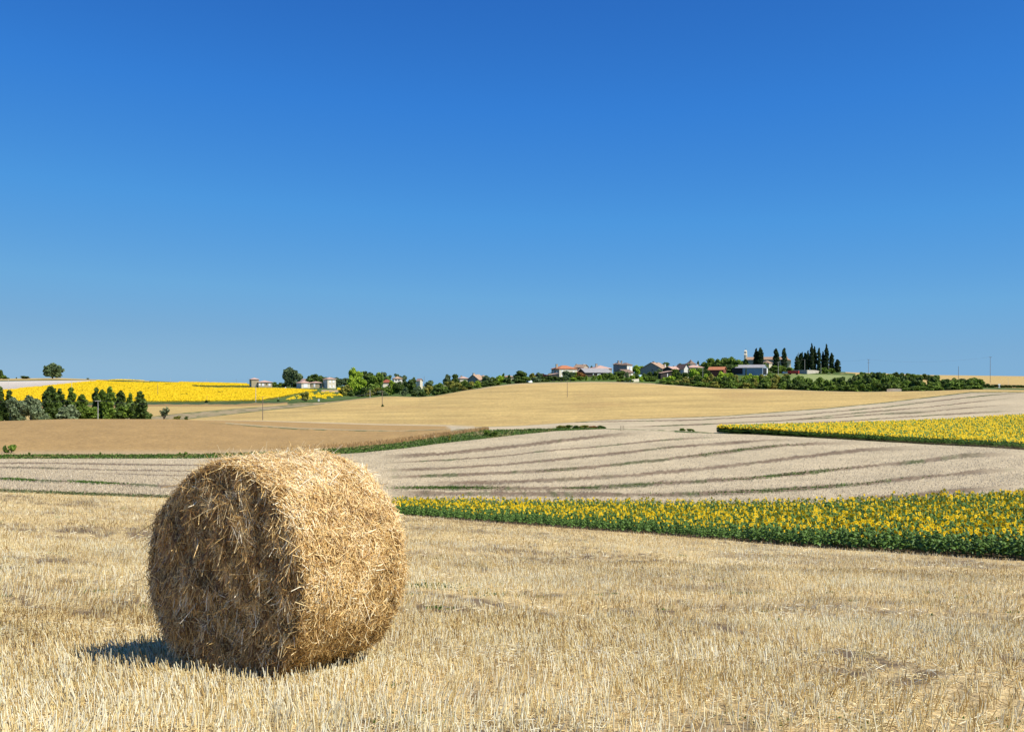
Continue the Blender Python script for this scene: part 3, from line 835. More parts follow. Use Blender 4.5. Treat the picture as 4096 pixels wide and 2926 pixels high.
# wooded group in the middle
G = 'trees and shrubs left of the village'
for X, yt, w, d, k, f, lb in [
    (1424, 1469, 50, 470, 'round', 'light', 'tallest bright green tree at the left of the middle wood'),
    (1408, 1500, 34, 462, 'round', 'light', 'yellow-green tree leaning on the left of the tallest bright tree'),
    (1440, 1506, 44, 455, 'round', 'light', 'lower bright green tree in front of the tallest bright tree'),
    (1474, 1479, 72, 485, 'round', 'dark', 'broad domed dark tree right of the tallest bright tree'),
    (1502, 1489, 56, 470, 'round', 'mid', 'green tree right of the domed dark tree'),
    (1488, 1530, 60, 440, 'bush', 'mid', 'low green tree before the domed dark tree'),
    (1455, 1545, 44, 430, 'bush', 'dark', 'shadowy shrub under the bright green trees'),
    (1480, 1558, 34, 425, 'bush', 'olive', 'yellowish shrub right of the shadowy shrub'),
    (1510, 1545, 40, 430, 'bush', 'olive', 'brownish olive shrub below the red-brown roof'),
    (1386, 1536, 54, 450, 'bush', 'olive', 'round shrub left of the middle wood, by the grass'),
    (1372, 1552, 34, 452, 'bush', 'bluish', 'low bluish shrub by the dry grass right of the white tower house'),
    (1405, 1556, 34, 440, 'bush', 'dark', 'low dark shrub at the left foot of the middle wood'),
    (1430, 1562, 30, 430, 'bush', 'dark', 'dark low shrub under the tallest bright tree'),
    (1518, 1490, 26, 520, 'poplar', 'light', 'slim light green tree left of the red-brown roof'),
    (1535, 1486, 34, 640, 'round', 'bluish', 'distant dark tree top behind the slim light one'),
    (1552, 1496, 42, 520, 'round', 'mid', 'green tree above the red-brown roof'),
    (1572, 1520, 30, 450, 'round', 'light', 'light green tree hiding the right of the red-brown roof'),
    (1548, 1542, 52, 430, 'bush', 'mid', 'green shrub in front of the red-brown roofed house'),
    (1530, 1560, 44, 420, 'bush', 'bluish', 'dark green shrub before the red-brown roofed house'),
    (1590, 1491, 40, 700, 'round', 'bluish', 'dark tree behind the white villa on the skyline'),
    (1612, 1500, 32, 700, 'round', 'bluish', 'dark tree right of the white villa on the skyline'),
    (1597, 1524, 44, 450, 'round', 'dark', 'very dark tree right of the red-brown roof'),
    (1620, 1545, 30, 425, 'bush', 'bluish', 'bluish shrub between the two very dark trees'),
    (1642, 1511, 56, 470, 'round', 'dark', 'very dark spreading conifer left of the small gabled house'),
    (1655, 1508, 24, 480, 'fatcypress', 'dark', 'pointed dark conifer left of the small gabled house'),
    (1675, 1540, 44, 425, 'bush', 'bluish', 'round blue-green shrub at the foot of the field'),
    (1690, 1560, 40, 412, 'bush', 'dark', 'low shrub touching the golden field below the small gabled house'),
    (1655, 1558, 36, 418, 'bush', 'dark', 'low dark shrub beside the dry grass patch'),
    (1718, 1520, 40, 520, 'round', 'bluish', 'tree right of the small gabled house'),
    (1712, 1536, 44, 440, 'bush', 'olive', 'olive shrub right of the blue-green shrub'),
    (1750, 1528, 48, 440, 'bush', 'mid', 'mid green shrub in the hedge before the skyline gap'),
    (1745, 1545, 52, 418, 'bush', 'dark', 'dark shrub at the field edge before the skyline gap'),
    (1775, 1540, 36, 425, 'bush', 'mid', 'green shrub under the skyline gap'),
    (1788, 1495, 30, 520, 'round', 'bluish', 'round dark tree left of its twin beside the pink roof'),
    (1820, 1494, 32, 520, 'round', 'dark', 'round dark tree just left of the pink roof'),
    (1805, 1520, 60, 460, 'bush', 'olive', 'olive shrub under the pair of round trees'),
    (1830, 1528, 44, 440, 'round', 'olive', 'pale olive tree in front of the pair of round trees'),
    (1780, 1553, 40, 415, 'bush', 'dark', 'dark low shrub at the bend of the golden field'),
    (1815, 1550, 46, 418, 'bush', 'dark', 'dark shrub below the pale olive tree'),
    (1858, 1516, 34, 450, 'round', 'mid', 'green shrub in front of the grey gable'),
    (1884, 1520, 30, 440, 'bush', 'olive', 'olive shrub at the foot of the grey gable'),
    (1908, 1521, 30, 445, 'round', 'light', 'small yellow-green tree before the grey gable'),
    (1880, 1540, 50, 428, 'bush', 'dark', 'low dark shrub below the grey gable'),
    (1850, 1545, 46, 425, 'bush', 'olive', 'low olive shrub left of the grey gable foot'),
    (1910, 1545, 40, 430, 'bush', 'mid', 'low shrub at the field edge right of the grey gable'),
    (1948, 1500, 38, 470, 'round', 'bluish', 'dark tree right of the big chimneyed roof'),
    (1935, 1520, 46, 450, 'bush', 'dark', 'dark shrub before the big chimneyed roof'),
    (1970, 1505, 36, 470, 'round', 'dark', 'dark tree second right of the big chimneyed roof'),
    (1962, 1530, 50, 440, 'bush', 'dark', 'dark shrub at the field edge right of the chimneyed roof'),
    (1996, 1500, 34, 480, 'round', 'light', 'light green tree between the dark hedge trees'),
    (1990, 1525, 44, 448, 'bush', 'mid', 'hedge shrub below the light green tree'),
    (2014, 1492, 18, 500, 'poplar', 'mid', 'thin pointed tree left of the low hidden roof'),
    (2030, 1508, 44, 460, 'bush', 'dark', 'hedge shrub under the low hidden roof'),
    (2036, 1498, 16, 500, 'fatcypress', 'dark', 'small dark conifer in front of the low hidden roof'),
    (2082, 1480, 54, 475, 'round', 'dark', 'large dark layered conifer standing out of the hedge'),
    (2066, 1500, 36, 460, 'bush', 'dark', 'dark shrub left of the layered conifer'),
    (2100, 1500, 44, 465, 'bush', 'mid', 'green shrub right of the layered conifer'),
    (2085, 1515, 60, 458, 'bush', 'dark', 'wide dark shrub under the layered conifer'),
    (2130, 1490, 26, 500, 'round', 'olive', 'olive tree right of the layered conifer'),
    (2150, 1493, 30, 505, 'round', 'purple', 'purple-leaved tree in the hedge left of the orange-roofed house'),
    (2158, 1488, 24, 500, 'round', 'bluish', 'bluish tree beside the purple-leaved one'),
    (2175, 1493, 26, 505, 'round', 'purple', 'second purple-leaved tree nearer the orange-roofed house'),
    (2140, 1505, 44, 480, 'bush', 'bluish', 'grey-green shrub before the purple-leaved tree'),
    (2170, 1503, 44, 485, 'bush', 'dark', 'hedge shrub before the second purple-leaved tree'),
    (2198, 1500, 34, 490, 'bush', 'dark', 'clipped dark hedge shrub left of the lean-to roof'),
    (2203, 1490, 20, 600, 'round', 'mid', 'tree top showing over the lean-to roof'),
]:
    nm = 'broadleaf_tree' if k == 'round' else {'bush': 'shrub', 'poplar': 'slim_tree', 'fatcypress': 'conifer'}[k]
    plant(nm, X, yt, w, d, k, f, lb, 'shrub' if k == 'bush' else 'tree', G, hmin=2)

# gardens of the village
G = 'garden trees and shrubs of the village'
for X, yt, w, d, k, f, lb in [
    (2222, 1503, 44, 500, 'bush', 'dark', 'clipped hedge shrub below the lean-to roof'), (2250, 1504, 40, 498, 'bush', 'dark', 'dark hedge shrub before the orange-roofed house'),
    (2276, 1482, 48, 520, 'round', 'bluish', 'grey-green tree before the lit wall of the orange-roofed house'), (2262, 1500, 36, 505, 'bush', 'bluish', 'grey-green shrub at the foot of the grey-green tree'),
    (2300, 1487, 30, 535, 'round', 'light', 'yellow-green climber at the right end of the orange-roofed house'), (2320, 1485, 38, 520, 'round', 'brown', 'reddish-brown tree left of the grey open shed'),
    (2318, 1502, 44, 505, 'bush', 'mid', 'green shrub under the reddish-brown tree'), (2292, 1507, 34, 500, 'bush', 'light', 'yellowish shrub left of the reddish-brown tree'),
    (2346, 1501, 11, 500, 'poplar', 'light', 'small bright pointed shrub before the open shed'), (2375, 1497, 20, 505, 'bush', 'mid', 'round shrub before the open shed'),
    (2398, 1494, 24, 505, 'bush', 'light', 'light green shrub at the right of the open shed'), (2420, 1489, 30, 508, 'bush', 'mid', 'green shrub second right of the open shed'),
    (2442, 1487, 34, 508, 'bush', 'mid', 'green shrub below the tall two-storey house'), (2462, 1484, 30, 512, 'bush', 'mid', 'taller green shrub below the tall two-storey house'),
    (2482, 1481, 36, 515, 'round', 'dark', 'dark tree before the low tiled outbuilding'), (2508, 1485, 14, 505, 'round', 'bluish', 'small tree before the low tiled outbuilding'),
    (2365, 1460, 18, 640, 'bush', 'dark', 'dark tree right of the cream gable'), (2416, 1463, 24, 640, 'bush', 'dark', 'dark tree in front of the wide pink roof'),
    (2552, 1459, 30, 600, 'round', 'light', 'bright green tree left of the big barn'), (2540, 1462, 24, 605, 'round', 'mid', 'green tree right of the tall two-storey house'), (2566, 1462, 22, 600, 'round', 'light', 'bright green tree touching the big barn'),
    (2548, 1490, 26, 520, 'bush', 'dark', 'dark shrub left of the pale blue pool cover'), (2530, 1497, 24, 500, 'bush', 'light', 'yellow-green shrub before the low tiled outbuilding'),
    (2575, 1490, 26, 510, 'bush', 'dark', 'dark shrub under the left corner of the big barn'), (2596, 1484, 30, 515, 'bush', 'dark', 'dark shrub under the grey wall of the big barn'),
    (2622, 1481, 34, 515, 'bush', 'dark', 'dark shrub in the middle of the big barn wall'), (2640, 1475, 28, 520, 'round', 'bluish', 'small dark tree at the right of the big barn wall'),
    (2565, 1503, 24, 490, 'bush', 'light', 'bright shrub in the rough grass below the big barn'), (2586, 1500, 28, 490, 'bush', 'mid', 'green shrub in the rough grass below the big barn'),
    (2610, 1503, 40, 490, 'bush', 'mid', 'wide shrub in the rough grass right of the bright one'), (2515, 1508, 40, 480, 'bush', 'mid', 'low shrub by the pale garden wall'),
    (2480, 1512, 40, 478, 'bush', 'mid', 'low shrub left of the pale garden wall'),
    (2665, 1447, 34, 640, 'round', 'dark', 'dark tree behind the chimneys of the big barn'), (2695, 1460, 20, 640, 'bush', 'dark', 'small dark tree behind the dark-gabled shed'),
    (2722, 1452, 22, 640, 'round', 'dark', 'dark tree left of the white gable'), (2755, 1452, 24, 590, 'bush', 'mid', 'bush before the pointed dovecote'),
    (2700, 1474, 34, 520, 'round', 'mid', 'green tree right of the pink lean-to'), (2716, 1484, 30, 500, 'round', 'dark', 'dark tree below the white gable'),
    (2745, 1484, 40, 500, 'bush', 'dark', 'dark shrub under the white gable'), (2775, 1471, 38, 520, 'round', 'light', 'bright yellow-green tree right of the white gable'),
    (2800, 1469, 44, 525, 'round', 'mid', 'green tree in front of the long tiled roof'), (2825, 1474, 34, 520, 'round', 'dark', 'dark tree left of the red-walled shed'),
    (2792, 1442, 12, 640, 'round', 'dark', 'small dark tree right of the dovecote'), (2815, 1446, 36, 620, 'round', 'mid', 'green tree right of the dovecote'),
    (2842, 1430, 46, 615, 'round', 'mid', 'large green tree, left of the wooded clump before the church'), (2872, 1432, 44, 612, 'round', 'mid', 'large green tree in the middle of the clump before the church'),
    (2902, 1429, 50, 612, 'round', 'mid', 'large green tree forming the top of the clump before the church'), (2930, 1425, 40, 610, 'round', 'mid', 'tallest tree of the clump before the church'),
    (2955, 1436, 40, 606, 'round', 'mid', 'green tree at the right of the clump before the church'), (2860, 1450, 60, 600, 'bush', 'dark', 'dark undergrowth of the clump before the church, left'),
    (2915, 1452, 60, 598, 'bush', 'dark', 'dark undergrowth of the clump before the church, right'), (2922, 1462, 40, 560, 'round', 'dark', 'dark tree between the red-walled shed and the blue barn'),
    (2945, 1458, 34, 555, 'round', 'mid', 'green tree at the left corner of the blue barn'), (2982, 1432, 26, 625, 'round', 'dark', 'round dark tree left of the church bell wall'),
    (2995, 1450, 24, 610, 'bush', 'mid', 'shrub at the foot of the church left end'), (3058, 1446, 34, 600, 'bush', 'mid', 'shrub between the first cypress pair and the side chapel'),
    (3098, 1460, 44, 590, 'round', 'mid', 'green tree right of the blue barn'), (3124, 1460, 34, 592, 'round', 'mid', 'green tree under the fourth churchyard cypress'),
    (3152, 1468, 34, 592, 'round', 'mid', 'green shrub at the foot of the church apse'), (3110, 1478, 50, 585, 'bush', 'dark', 'dark shrub behind the concrete pole near the blue barn'),
    (3140, 1482, 40, 585, 'bush', 'dark', 'dark shrub behind the red trailer'),
    (3300, 1467, 44, 590, 'bush', 'mid', 'green shrub at the right end of the cemetery wall'), (3325, 1470, 44, 592, 'bush', 'mid', 'green shrub right of the cemetery wall'),
    (2984, 1470, 6, 540, 'poplar', 'dark', 'climbing plant on the blue barn wall'),
    (2660, 1512, 50, 470, 'bush', 'mid', 'shrub where the grass slope meets the long hedge'),
]:
    nm = 'garden_tree' if k == 'round' else {'bush': 'garden_shrub', 'poplar': 'climbing_plant', 'fatcypress': 'conifer'}[k]
    plant(nm, X, yt, w, d, k, f, lb, 'shrub' if k == 'bush' else 'tree', G, hmin=1.6)

# the long hedge under the village
hx = [2640, 2700, 2770, 2830, 2900, 2950, 3000, 3060, 3150, 3220, 3300, 3360, 3420, 3500, 3560, 3640, 3750, 3850, 3900, 3935]
hy = [1508, 1499, 1498, 1490, 1482, 1489, 1493, 1488, 1490, 1500, 1508, 1504, 1499, 1486, 1491, 1500, 1504, 1512, 1508, 1519]
rr = random.Random(5)
X = 2648.0
i = 0
LM = [(2650, 'the pink lean-to'), (2692, 'the dark-gabled shed'), (2738, 'the white gable'), (2780, 'the long tiled roof'), (2822, 'the white chimney'), (2868, 'the red-walled shed'),
      (2915, 'the orange gable end'), (2965, 'the blue barn left end'), (3015, 'the blue barn middle'), (3065, 'the blue barn open end'), (3115, 'the concrete pole'), (3168, 'the red trailer'),
      (3222, 'the shaded cemetery wall'), (3275, 'the sunlit cemetery wall'), (3330, 'the last two cypresses'), (3385, 'the gap after the cypresses'), (3440, 'the upper hedge start'), (3490, 'the double-armed pole'),
      (3540, 'the upper hedge dip'), (3590, 'the short dark pole top'), (3645, 'the upper hedge middle'), (3700, 'the upper hedge end'), (3755, 'the bare skyline wheat'),
      (3805, 'the gap before the brown pole'), (3850, 'the brown pole'), (3900, 'the road end')]
ROWN = ['front', 'middle', 'back']
seen_lb = set()
CW = {'dark': 'dark green', 'mid': 'mid green', 'olive': 'olive', 'light': 'yellow-green'}
while X < 3925:
    base = math.sqrt(1)
    d0 = float(np.interp(X, XS, CD[4 + 6])) + 9
    for row in range(3):
        Xr = X + rr.uniform(-10, 10) + row * 8
        if Xr > 3925:
            continue
        yt = np.interp(Xr, hx, hy) + [34, 14, 0][row] + rr.uniform(-5, 7)
        f = rr.choice(['dark', 'mid', 'mid', 'olive'] if row < 2 else ['mid', 'light', 'olive', 'light'])
        if Xr > 3150:
            f = rr.choice(['dark', 'mid', 'mid'])
        Xl, nm = min(LM, key=lambda q: abs(q[0] - Xr))
        rel = 'under' if abs(Xl - Xr) < 8 else ('left of' if Xr < Xl else 'right of')
        lab = '%s shrub, %s row of long hedge %s %s' % (CW[f], ROWN[row], rel, nm)
        if lab in seen_lb:
            f = [q for q in CW if '%s shrub, %s row of long hedge %s %s' % (CW[q], ROWN[row], rel, nm) not in seen_lb][0]
            lab = '%s shrub, %s row of long hedge %s %s' % (CW[f], ROWN[row], rel, nm)
        seen_lb.add(lab)
        plant('hedge_shrub', Xr, yt, rr.uniform(40, 58), d0 + [0, 8, 18][row] + rr.uniform(-2, 2), 'bush', f, lab, 'shrub', 'shrubs of the long hedge below the village', sink=0.4, hmin=1.5)
    X += rr.uniform(23, 31)
for X, yt, w, f, lb in [(3905, 1509, 50, 'mid', 'rounded green tree ending the long hedge at the road'), (3850, 1512, 46, 'dark', 'dark rounded tree near the road end of the long hedge')]:
    plant('hedge_tree', X, yt, w, 392, 'round', f, lb)
ORD = 'first second third fourth fifth sixth seventh eighth ninth tenth eleventh twelfth thirteenth fourteenth fifteenth sixteenth'.split()
# second line of shrubs behind the hedge, low roadside hedge at the far right
for i, X in enumerate(np.arange(3445, 3760, 23)):
    plant('hedge_shrub', X, np.interp(X, [3440, 3520, 3600, 3700, 3760], [1488, 1486, 1490, 1494, 1503]) + rr.uniform(-4, 4), 38, 520 + rr.uniform(-6, 6), 'bush', rr.choice(['dark', 'mid']), ORD[i] + ' shrub from the left in the upper hedge against the sky', 'shrub', 'shrubs of the upper hedge', hmin=2)
for i, X in enumerate(np.arange(3935, 4125, 17)):
    plant('hedge_shrub', X, np.interp(X, [3935, 4100], [1532, 1548]) + rr.uniform(-2, 2), 30, 412, 'bush', 'dark', ORD[i] + ' low shrub from the left in the roadside hedge at the right edge', 'shrub', 'shrubs of the roadside hedge', hmin=1.2)
# shrubs on the verge in the middle
for X, yt, w, d, f, lb in [(2243, 1699, 44, 171, 'olive', 'leftmost brownish shrub of the clump where the track meets the pale field'), (2272, 1697, 40, 172, 'mid', 'second shrub from the left in the clump on the track edge'),
                           (2305, 1699, 42, 173, 'dark', 'middle dark shrub of the clump on the track edge'), (2337, 1697, 44, 173, 'olive', 'fourth shrub from the left in the clump on the track edge'),
                           (2375, 1706, 40, 173, 'brown', 'low rusty shrub in the clump on the track edge'), (2405, 1700, 36, 172, 'dark', 'rightmost dark shrub of the clump on the track edge'),
                           (2730, 1713, 34, 166, 'mid', 'grassy green shrub left of the corner of the far sunflower block'), (2762, 1716, 36, 165, 'mid', 'low green shrub nearest the corner of the far sunflower block'),
                           (1945, 1716, 26, 150, 'mid', 'weed bush on the green verge left of the clump'), (1975, 1722, 40, 149, 'mid', 'larger weed bush on the green verge'), (1798, 1736, 16, 142, 'olive', 'pointed weed on the green verge beside the wheat')]:
    plant('verge_shrub', X, yt, w, d, 'bush', f, lb, 'shrub', 'shrubs on the verge between the fields', hmin=0.5)

# cypresses
G = 'cypresses by the church and cemetery'
for X, yt, w, d, k, lb in [
    (3025, 1390, 19, 622, 'cypress', 'narrower cypress of the pair by the bell wall'), (3042, 1389, 26, 620, 'fatcypress', 'broader cypress of the pair by the bell wall'),
    (3104, 1394, 28, 618, 'fatcypress', 'cone-shaped cypress in front of the church roof'), (3136, 1391, 24, 610, 'fatcypress', 'column cypress in front of the apse end'),
    (3188, 1424, 22, 622, 'fatcypress', 'leftmost cypress behind the cemetery wall'), (3203, 1411, 20, 625, 'fatcypress', 'second cypress from the left in the cemetery'),
    (3209, 1405, 10, 630, 'cypress', 'thin cypress top behind the second cemetery cypress'), (3222, 1410, 24, 625, 'fatcypress', 'broad cypress left of the thin-topped one in the cemetery'),
    (3232, 1397, 12, 628, 'cypress', 'short thin-topped cypress left of the tallest one'), (3247, 1370, 15, 622, 'cypress', 'tallest, needle-like cypress in the cemetery'),
    (3258, 1383, 16, 626, 'cypress', 'sharp cypress just right of the tallest one'), (3276, 1390, 17, 622, 'fatcypress', 'blunt column cypress in the middle of the cemetery'),
    (3292, 1403, 15, 624, 'cypress', 'shorter pointed cypress between two taller ones'), (3306, 1374, 16, 622, 'cypress', 'second tallest needle-like cypress at the right'),
    (3327, 1411, 22, 622, 'fatcypress', 'second cypress from the right end'), (3350, 1436, 26, 620, 'fatcypress', 'last, rounded low cypress at the right end')]:
    plant('cypress', X, yt, w, d, k, 'cypress', lb, 'cypress', G)
plant('bare_conifer', 3190, 1407, 12, 640, 'sparse', 'grey', 'thin grey half-bare conifer behind the leftmost cemetery cypress')

# ---------------------------------------------------------------- buildings
M_TILE = {
    'pink': pmat('pink_tiles', (0.50, 0.33, 0.26), noise=[(2.2, 0.22, (1, 1, 1))], bump=(7, 0.5, 0.05)),
    'old': pmat('old_tiles', (0.40, 0.27, 0.18), noise=[(1.6, 0.28, (1, 1, 1))], bump=(6, 0.5, 0.05)),
    'brown': pmat('brown_tiles', (0.22, 0.15, 0.11), noise=[(1.6, 0.28, (1, 1, 1))], bump=(6, 0.5, 0.05)),
    'orange': pmat('orange_tiles', (0.44, 0.175, 0.085), noise=[(1.6, 0.18, (1, 1, 1))], bump=(6, 0.5, 0.05)),
    'red': pmat('red_brown_tiles', (0.26, 0.075, 0.045), noise=[(1.6, 0.18, (1, 1, 1))], bump=(6, 0.5, 0.05)),
    'grey': pmat('grey_sheet_roof', (0.33, 0.32, 0.31), rough=0.7, noise=[(0.8, 0.15, (1, 1, 1))], bump=(5, 0.3, 0.04)),
}
M_WALL = {
    'cream': pmat('cream_render', (0.66, 0.60, 0.47), noise=[(0.7, 0.07, (1, 1, 1))]),
    'beige': pmat('beige_render', (0.42, 0.35, 0.22), noise=[(0.7, 0.08, (1, 1, 1))]),
    'white': pmat('white_render', (0.74, 0.71, 0.64), noise=[(0.7, 0.06, (1, 1, 1))]),
    'stone': pmat('stone_wall', (0.40, 0.34, 0.26), noise=[(2.5, 0.25, (1, 1, 1))], bump=(4, 0.4, 0.05)),
    'grey': pmat('grey_wall', (0.30, 0.27, 0.24), noise=[(1.5, 0.2, (1, 1, 1))], bump=(4, 0.4, 0.05)),
    'dark': pmat('dark_wall_and_shade', (0.06, 0.05, 0.045), noise=[(1.5, 0.2, (1, 1, 1))]),  # also fills the open shed and lean-tos, standing for the shade inside
    'blue': pmat('blue_sheet_wall', (0.27, 0.34, 0.42), rough=0.6, noise=[(0.5, 0.08, (1, 1, 1))]),
    'redwall': pmat('red_wall', (0.20, 0.065, 0.05), noise=[(1.5, 0.15, (1, 1, 1))]),
}
M_SHUT = pmat('white_shutter', (0.80, 0.80, 0.80), rough=0.6)
M_GLASSD = pmat('dark_opening', (0.02, 0.02, 0.025), rough=0.3)
M_BSH = pmat('pale_blue_shutter', (0.42, 0.47, 0.62), rough=0.6)
M_TRIM = pmat('tile_edge', (0.42, 0.13, 0.08))
M_WTRIM = pmat('white_trim', (0.8, 0.79, 0.76))


class MB:
    def __init__(s):
        s.V, s.F3, s.F4 = [], [], []

    def quad(s, a, b, c, d):
        i = len(s.V)
        s.V += [a, b, c, d]
        s.F4.append((i, i + 1, i + 2, i + 3))

    def tri(s, a, b, c):
        i = len(s.V)
        s.V += [a, b, c]
        s.F3.append((i, i + 1, i + 2))

    def box(s, x0, x1, y0, y1, z0, z1):
        p = [(x, y, z) for z in (z0, z1) for y in (y0, y1) for x in (x0, x1)]
        for q in ((0, 2, 3, 1), (4, 5, 7, 6), (0, 1, 5, 4), (2, 6, 7, 3), (0, 4, 6, 2), (1, 3, 7, 5)):
            s.quad(*[p[k] for k in q])

    def prism(s, poly, axis, a0, a1):
        """extrude polygon; poly is list of (u,z); axis 'x' or 'y' is the extrusion axis"""
        f = (lambda u, z, a: (a, u, z)) if axis == 'x' else (lambda u, z, a: (u, a, z))
        n = len(poly)
        for k in range(n):
            (u0, z0), (u1, z1) = poly[k], poly[(k + 1) % n]
            s.quad(f(u0, z0, a0), f(u1, z1, a0), f(u1, z1, a1), f(u0, z0, a1))
        for k in range(1, n - 1):
            for a in (a0, a1):
                s.tri(f(*poly[0], a), f(*poly[k], a), f(*poly[k + 1], a))

    def build(s, name, mat, parent=None, smooth=False):
        fl = []
        if s.F3:
            fl.append(np.array(s.F3))
        if s.F4:
            fl.append(np.array(s.F4))
        return link(name, raw_mesh(name, np.array(s.V, float), fl, mat, smooth=smooth), parent)


def house(name, label, cat, d, blocks, group='buildings of the village'):
    """blocks: dict(XL,XC,XR = bearings of the left, near and right corners; ye,yr = eave and ridge; th = turn in degrees;
    roof: hip/front/left/pyr/dove; wall, tile; win=[(face, t, drop, w, h, mat)]; chim=[(u, v, ytop)]; dd = extra distance; long=depth override)"""
    b0 = blocks[0]
    p0 = at(b0['XC'], d + b0.get('dd', 0))
    root = empty(name, p0)
    tag(root, label, cat, group)
    for b in blocks:
        dk = d + b.get('dd', 0)
        th = math.radians(b['th'])
        w = (b['XR'] - b['XC']) * dk / F_PX / math.cos(th)
        dp = (b['XC'] - b['XL']) * dk / F_PX / math.sin(th)
        dp = b.get('long', dp)
        C = at(b['XC'], dk)
        e = empty_dummy = Vector((C.x - p0.x, C.y - p0.y, 0))
        ze, zr = zpx(b['ye'], dk) - p0.z, zpx(b['yr'], dk) - p0.z
        if b.get('mid'):          # ridge lies further back: correct its height for the distance
            pass
        zb = -1.2 + (C.z - p0.z) + b.get('zb', 0)
        R = [(math.cos(th), math.sin(th)), (-math.sin(th), math.cos(th))]

        def place(o):
            o.location = e
            o.rotation_euler = (0, 0, th)
            return o
        m = MB()
        rt = b['roof']
        if rt == 'front':
            m.prism([(0, zb), (w, zb), (w, ze), (w / 2, zr - 0.12), (0, ze)], 'y', 0, dp)
        elif rt == 'left':
            m.prism([(0, zb), (dp, zb), (dp, ze), (dp / 2, zr - 0.12), (0, ze)], 'x', 0, w)
        else:
            m.box(0, w, 0, dp, zb, ze)
        wall = place(m.build('wall', M_WALL[b['wall']], root))
        if b.get('wall2'):        # paler sheet on the front: sunlit side's brightness put into its colour
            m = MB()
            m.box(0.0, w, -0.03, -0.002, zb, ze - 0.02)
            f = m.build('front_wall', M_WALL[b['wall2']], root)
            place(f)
        m = MB()
        o = b.get('oh', 0.4)
        tk = 0.16
        if rt in ('front', 'left'):
            W_, L_ = (w, dp) if rt == 'front' else (dp, w)
            sl_ = (zr - ze) / (W_ / 2)
            poly = [(-o, ze - o * sl_), (W_ / 2, zr), (W_ + o, ze - o * sl_), (W_ + o, ze - o * sl_ + tk), (W_ / 2, zr + tk), (-o, ze - o * sl_ + tk)]
            m.prism([poly[0], poly[1], poly[4], poly[5]], 'y' if rt == 'front' else 'x', -o, L_ + o)
            m.prism([poly[1], poly[2], poly[3], poly[4]], 'y' if rt == 'front' else 'x', -o, L_ + o)
        elif rt == 'mono':        # falls towards the near-left side
            m.prism([(-o, ze), (w + o, zr), (w + o, zr + tk), (-o, ze + tk)], 'y', -o, dp + o)
        else:
            A = [(-o, -o), (w + o, -o), (w + o, dp + o), (-o, dp + o)]
            h = min(w, dp) / 2 + o
            if rt == 'pyr' or rt == 'dove':
                r0 = r1 = (w / 2, dp / 2)
            elif w >= dp:
                r0, r1 = (h - o, dp / 2), (w - h + o, dp / 2)
            else:
                r0, r1 = (w / 2, h - o), (w / 2, dp - h + o)
            zb2 = ze - 0.02
            if rt == 'dove':
                prev = [(x_, y_, ze) for x_, y_ in A]
                for fr, fz in ((0.55, 0.28), (0.25, 0.62), (0.02, 1.0)):
                    cur = [(w / 2 + (x_ - w / 2) * fr, dp / 2 + (y_ - dp / 2) * fr, ze + (zr - ze) * fz) for x_, y_ in A]
                    for k in range(4):
                        m.quad(prev[k], prev[(k + 1) % 4], cur[(k + 1) % 4], cur[k])
                    prev = cur
                m.quad(*[(x_, y_, ze) for x_, y_ in A[::-1]])
            else:
                t_ = [(x_, y_, ze + tk) for x_, y_ in A]
                q0, q1 = (*r0, zr), (*r1, zr)
                if w >= dp:
                    m.quad(t_[0], t_[1], q1, q0)
                    m.tri(t_[1], t_[2], q1)
                    m.quad(t_[2], t_[3], q0, q1)
                    m.tri(t_[3], t_[0], q0)
                else:
                    m.tri(t_[0], t_[1], q0)
                    m.quad(t_[1], t_[2], q1, q0)
                    m.tri(t_[2], t_[3], q1)
                    m.quad(t_[3], t_[0], q0, q1)
                for k in range(4):
                    a_, b_ = A[k], A[(k + 1) % 4]
                    m.quad((*a_, ze), (*b_, ze), (*b_, ze + tk), (*a_, ze + tk))
                m.quad(*[(x_, y_, ze) for x_, y_ in A[::-1]])
        roof = place(m.build('roof', M_TILE[b['tile']], root))
        for face, t, drop, ww, hh, mm in b.get('win', []):
            m = MB()
            z1 = ze - drop
            z0 = z1 - hh
            if face == 'f':
                m.box(w * t - ww / 2, w * t + ww / 2, -0.09, -0.035, z0, z1)
            elif face == 'l':
                m.box(-0.09, -0.003, dp * t - ww / 2, dp * t + ww / 2, z0, z1)
            nm = {'S': 'shutter', 'G': 'garage_door', 'O': 'window', 'D': 'shaded_opening', 'B': 'shutter'}[mm]  # D: dark panel standing for the shade inside an open barn bay
            place(m.build(nm, {'S': M_SHUT, 'G': M_SHUT, 'O': M_GLASSD, 'D': M_GLASSD, 'B': M_BSH}[mm], root))
        for (u, v, yt, cw, cm) in b.get('chim', []):
            m = MB()
            zt = zpx(yt, dk) - p0.z
            m.box(w * u - cw / 2, w * u + cw / 2, dp * v - cw * 0.35, dp * v + cw * 0.35, ze - 0.2, zt - 0.15)
            m.box(w * u - cw / 2 - 0.08, w * u + cw / 2 + 0.08, dp * v - cw * 0.35 - 0.08, dp * v + cw * 0.35 + 0.08, zt - 0.15, zt)
            ch = m.build('chimney', M_WALL[cm], roof)
    return root


